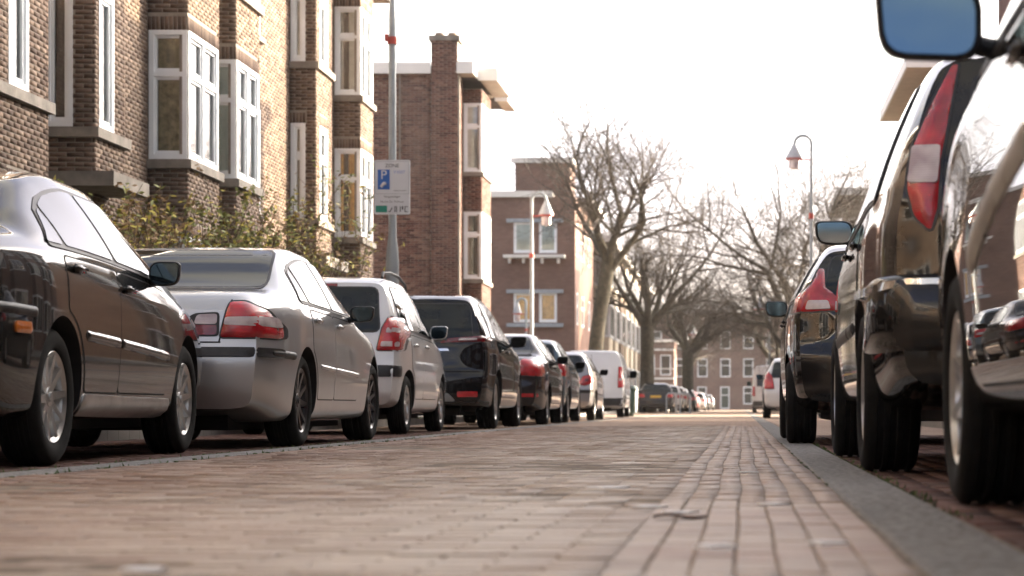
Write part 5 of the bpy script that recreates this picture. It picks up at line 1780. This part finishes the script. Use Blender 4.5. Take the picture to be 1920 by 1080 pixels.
b = thing('litter_bin', 'dark green litter bin standing next to the white van', 'bin', (-3.38, 63.5, 0))
m = MB().lathe([(.10, 0), (.12, .08), (.20, .10), (.215, .75), (.20, .78), (.10, .80)], 20); m.build('bin_body', M['bin_green'], b, True)
m = MB().lathe([(.235, .78), (.235, .84), (.16, .93), (.02, .95)], 20); m.build('bin_lid', M['bin_green'], b, True)
for (x_, y_, lab) in ((-3.05, 93, 'grey steel hoop barrier in front of the dark blue far car'), (-2.6, 93.2, 'second steel hoop barrier, nearer the road than its neighbour')):
    m = MB(); m.tube([(x_ - .3, y_, 0), (x_ - .3, y_, .8), (x_ - .22, y_, .9), (x_ + .22, y_, .9), (x_ + .3, y_, .8), (x_ + .3, y_, 0)], .035, 8)
    tag(m.build('hoop_barrier', M['pole_grey'], None, True), lab, 'barrier', 'steel hoop barriers')

# ------------------------------------------------------------------ trees
def tree(label, x, y, h, trunk_h, spread, r0, seed, lean=0.0, depth=6, group='bare street trees'):
    rnd = random.Random(seed)
    o = thing('bare_tree', label, 'tree', (x, y, 0), 0, group)
    tr, tw = MB(), MB()
    def grow_b(p, d, length, r, lev, seg=5):
        n = 4 if lev < 2 else 3
        pts, rad = [p], [r]
        q, dd = Vector(p), Vector(d)
        for i in range(n):
            j = .12 if lev < 3 else .20
            dd = (dd + Vector((rnd.uniform(-j, j), rnd.uniform(-j, j), rnd.uniform(-j, j) + (.05 if lev > 1 else 0)))).normalized()
            q = q + dd * (length / n)
            pts.append(q.copy()); rad.append(max(.0055, r * (1 - .42 * (i + 1) / n)))
        (tr if lev < 3 else tw).tube(pts, rad, 8 if lev < 2 else (5 if lev < 4 else 3), caps=False)
        if lev >= depth: return
        kids = (4, 4, 4, 4, 3, 3)[min(lev, 5)]
        for k in range(kids):
            t = 1.0 if k == 0 else rnd.uniform(.35, 1.0)
            f = t * n; i = min(int(f), n - 1)
            b = pts[i].lerp(pts[i + 1], f - i)
            ang = rnd.uniform(.30, .55) if k == 0 else rnd.uniform(.55, 1.15)
            ax = dd.orthogonal().normalized()
            ax = Matrix.Rotation(rnd.uniform(0, 2 * math.pi), 3, dd) @ ax
            nd = (Matrix.Rotation(ang, 3, ax) @ dd)
            nd.x *= spread; nd.y *= spread
            if lev < 2 and nd.z < .05: nd.z = abs(nd.z) + .1
            nd.normalize()
            grow_b(b, nd, length * rnd.uniform(.62, .86), r * (.46 if k else .56) * (1 if lev else 1.0), lev + 1)
    base = [Vector((0, 0, 0)), Vector((lean * .15, 0, trunk_h * .25)), Vector((lean * .45, .03, trunk_h * .6)), Vector((lean, .0, trunk_h))]
    tr.tube([(0, 0, -.05), (0, 0, .15)] + base[1:], [r0 * 1.5, r0 * 1.15, r0, r0 * .92, r0 * .95], 12, caps=False)
    L0 = (h - trunk_h) * .42
    for k in range(5):
        a = 2 * math.pi * k / 5 + rnd.uniform(-.4, .4)
        tilt = rnd.uniform(.35, .85)
        d = Vector((math.sin(tilt) * math.cos(a) * spread, math.sin(tilt) * math.sin(a) * spread, math.cos(tilt))).normalized()
        s = base[3] - Vector((0, 0, rnd.uniform(0, trunk_h * .08)))
        grow_b(s, d, L0 * rnd.uniform(.8, 1.1), r0 * rnd.uniform(.45, .62), 1)
    tr.build('trunk', M['bark'], o, True, 60)
    t_ = tw.build('twigs', M['twig'], o, True, 60); t_['kind'] = 'stuff'
    return o
tree('tall bare tree with leaning trunk beside the square-towered house', -5.45, 75, 11.2, 5.5, .92, .28, 11, lean=.65)
tree('bare tree with thick mossy trunk in front of the white-bayed row', -4.75, 105, 10.4, 4.4, .72, .38, 5)
tree('bare tree with low forking trunk before the end block', -3.6, 140, 10.5, 4.0, .95, .42, 23)
tree('broad bare tree whose crown spreads under the lamp above the dark hatchback', 2.75, 84, 11.2, 2.8, 1.0, .32, 31, depth=7)
tree('bare tree behind the broad one, farther along the lamp side', 2.6, 118, 10.5, 3.4, 1.25, .32, 47)
tree('slender bare tree far down near the end block', -1.2 - 3.2, 180, 10, 4.0, 1.1, .28, 58)
tree('bare tree beside the far white delivery van', 2.5, 150, 11, 3.4, 1.3, .34, 71)

# ------------------------------------------------------------------ front-garden shrubs
def shrub(label, x, y, w, d, h, n, seed, mats=('leaf_green', 'leaf_yellow', 'leaf_brown'), leafy=1.0, group='loose shrubs in the front gardens'):
    rnd = random.Random(seed)
    o = thing('garden_shrub', label, 'shrub', (x, y, .1), 0, group)
    st = MB()
    leaves = {k: ([], []) for k in mats}
    for i in range(n):
        bx, by = rnd.uniform(-w, w) * .8, rnd.uniform(-d, d) * .9
        hh = h * rnd.uniform(.55, 1.0) * (1.12 if rnd.random() < .12 else 1)
        p = Vector((bx, by, 0)); dv = Vector((rnd.uniform(-.25, .25), rnd.uniform(-.25, .25), 1)).normalized()
        pts = [p]
        k = 6
        for j in range(k):
            dv = (dv + Vector((rnd.uniform(-.2, .2), rnd.uniform(-.2, .2), rnd.uniform(-.05, .1)))).normalized()
            pts.append(pts[-1] + dv * hh / k)
        st.tube(pts, [.011 * (1 - j / (k + 1)) + .003 for j in range(k + 1)], 4, caps=False)
        side = []
        for j in range(2, k + 1):
            for _ in range(2):
                b = pts[j]; sd = (dv + Vector((rnd.uniform(-1, 1), rnd.uniform(-1, 1), rnd.uniform(-.3, .6)))).normalized()
                e = b + sd * hh * rnd.uniform(.08, .2)
                st.tube([b, (b + e) / 2 + Vector((0, 0, .02)), e], [.005, .004, .002], 3, caps=False)
                side.append((b, e))
        for (b, e) in side:
            for _ in range(int(rnd.uniform(8, 20) * leafy)):
                c_ = b.lerp(e, rnd.uniform(.2, 1.05)) + Vector((rnd.gauss(0, .03), rnd.gauss(0, .03), rnd.gauss(0, .03)))
                mt = mats[0] if rnd.random() < .6 else mats[1 + int(rnd.random() * (len(mats) - 1))]
                vs, fs = leaves[mt]
                u = Vector((rnd.gauss(0, 1), rnd.gauss(0, 1), rnd.gauss(0, .6))).normalized(); v = u.orthogonal().normalized()
                l_, w_ = rnd.uniform(.03, .06), rnd.uniform(.014, .027)
                q = len(vs)
                vs += [c_ - u * l_, c_ + v * w_, c_ + u * l_, c_ - v * w_]
                fs.append((q, q + 1, q + 2, q + 3))
    st.build('stems', M['stem'], o)
    for k_, (vs, fs) in leaves.items():
        if fs:
            l = mesh_obj('leaves', vs, fs, M[k_], o); l['kind'] = 'stuff'
    return o
shrub('green and yellow leafy shrub behind the dark grey saloon', -7.1, 21.0, .6, 1.1, 2.15, 70, 1)
shrub('brownish thinning shrub under the tall bay window', -7.2, 24.6, .6, 1.4, 2.55, 80, 2, ('leaf_brown', 'leaf_yellow', 'leaf_green'), .7)
shrub('dense green shrub behind the silver saloon roof', -7.15, 28.0, .6, 1.4, 2.75, 85, 3, ('leaf_green', 'leaf_brown', 'leaf_yellow'))
shrub('sparse shrub with red-brown tips beneath the green-blind bay', -7.2, 31.6, .55, 1.5, 3.2, 50, 4, ('leaf_brown', 'leaf_green', 'leaf_yellow'), .55)
shrub('tall climbing shrub with long green shoots by the second door canopy', -7.3, 35.8, .5, 1.0, 3.9, 26, 6, ('leaf_green', 'leaf_brown', 'leaf_yellow'), .55)

# ------------------------------------------------------------------ grass, moss, marks on the road
def tufts(name, areas, n, h, seed, mat):
    rnd = random.Random(seed)
    vs, fs = [], []
    for (x0, x1, y0, y1, k) in areas:
        for _ in range(int(n * k)):
            x_, y_ = rnd.uniform(x0, x1), rnd.uniform(y0, y1)
            hh = h * rnd.uniform(.4, 1.2); a = rnd.uniform(0, 6.28); w_ = rnd.uniform(.003, .007)
            dx, dy = math.cos(a) * w_, math.sin(a) * w_
            bx, by = rnd.uniform(-.5, .5) * hh, rnd.uniform(-.5, .5) * hh
            z0 = .1 if x_ < KL - 2.3 else -.003
            q = len(vs)
            vs += [(x_ - dx, y_ - dy, z0), (x_ + dx, y_ + dy, z0), (x_ + bx, y_ + by, z0 + hh)]
            fs.append((q, q + 1, q + 2))
    o = mesh_obj(name, vs, fs, mat); o['kind'] = 'stuff'
    return o
tufts('grass', [(KL - 2.9, KL - 2.33, 11, 34, 6), (-3.04, -3.0, 6, 24, .10), (-2.83, -2.80, 6, 20, .05), (.535, .555, 5, 16, .05)], 2600, .022, 3, M['grass'])
rnd = random.Random(12)
mo = MB()
for i in range(420):
    t = rnd.random()
    if t < .45: x_, y_ = KL - .205 + rnd.gauss(0, .012), rnd.uniform(6, 24)
    elif t < .65: x_, y_ = KL + .004 + rnd.gauss(0, .010), rnd.uniform(6, 24)
    elif t < .7: x_, y_ = KR - .004 + rnd.gauss(0, .003), rnd.uniform(6, 16)
    else: x_, y_ = KR + .228 + rnd.gauss(0, .004), rnd.uniform(5, 16)
    r = rnd.uniform(.005, .018) * (1 if t < .65 else .5)
    mo.lathe([(r, -.004), (r * .8, r * .35), (.0005, r * .5)], 6, (x_, y_, 0))
o = mo.build('moss', M['moss'], None, True); o['kind'] = 'stuff'

spots = [(-.43, 6.95, .05, 'white paint fleck in the middle of the brick road'), (-.25, 5.6, .03, 'small white fleck right of the larger one'), (.085, 5.75, .03, 'white fleck among the lengthwise gutter bricks near the kerb'),
         (-.98, 3.42, .025, 'white fleck at the bottom edge of the road'), (-.15, 5.3, .03, 'pale fleck beside the dry leaf'), (.03, 8.6, .03, 'pale fleck farther along the gutter bricks'), (.17, 4.1, .03, 'white fleck low down by the kerb'), (-.05, 4.0, .03, 'pale fleck in front of the dry leaf')]
for (x_, y_, r, lab) in spots:
    n, r = 10, r * 1.5
    vs = [(x_ + r * math.cos(k * .628) * rnd.uniform(.6, 1.2), y_ + r * math.sin(k * .628) * rnd.uniform(.6, 1.2), .0062) for k in range(n)]
    q = MB(); q.v = vs + [(a, b, .001) for a, b, c_ in vs]; q.f = [tuple(range(n))] + [(i, (i + 1) % n, (i + 1) % n + n, i + n)[::-1] for i in range(n)]
    tag(q.build('paint_fleck', M['spot']), lab, 'paint fleck', 'white flecks on the brick road')
lf = MB()
n = 9
top, edge = [], []
for i in range(n):
    t = i / (n - 1) - .5
    w_ = .028 * math.sqrt(max(0, 1 - (2 * t) ** 2)) + .002
    for s in (-1, 0, 1):
        lf.v.append((-.148 + t * .13, 5.02 + s * w_ + .01 * t, .006 + .004 * abs(s) + .004 * math.sin(i * .8)))
for i in range(n - 1):
    for s in range(2):
        k = i * 3 + s
        lf.f.append((k, k + 3, k + 4, k + 1))
lo = lf.build('dry_leaf', M['dry_leaf'], None, True)
md = lo.modifiers.new('thick', 'SOLIDIFY'); md.thickness = .0015
tag(lo, 'curled brown dry leaf lying on the gutter bricks', 'leaf')

# ------------------------------------------------------------------ winter haze down the street
hz = MB(); hz.box((-30, -115, -1.2), (30, 240, 13.0))
m_h = bpy.data.materials.new('haze'); m_h.use_nodes = True
nt = m_h.node_tree; nt.nodes.clear()
o_ = nt.nodes.new("ShaderNodeOutputMaterial"); v_ = nt.nodes.new("ShaderNodeVolumePrincipled")
v_.inputs["Color"].default_value = (.95, .93, .90, 1); v_.inputs["Density"].default_value = .00028; v_.inputs["Anisotropy"].default_value = .2
nt.links.new(v_.outputs[0], o_.inputs["Volume"])
ho = hz.build('haze', m_h); ho['kind'] = 'stuff'
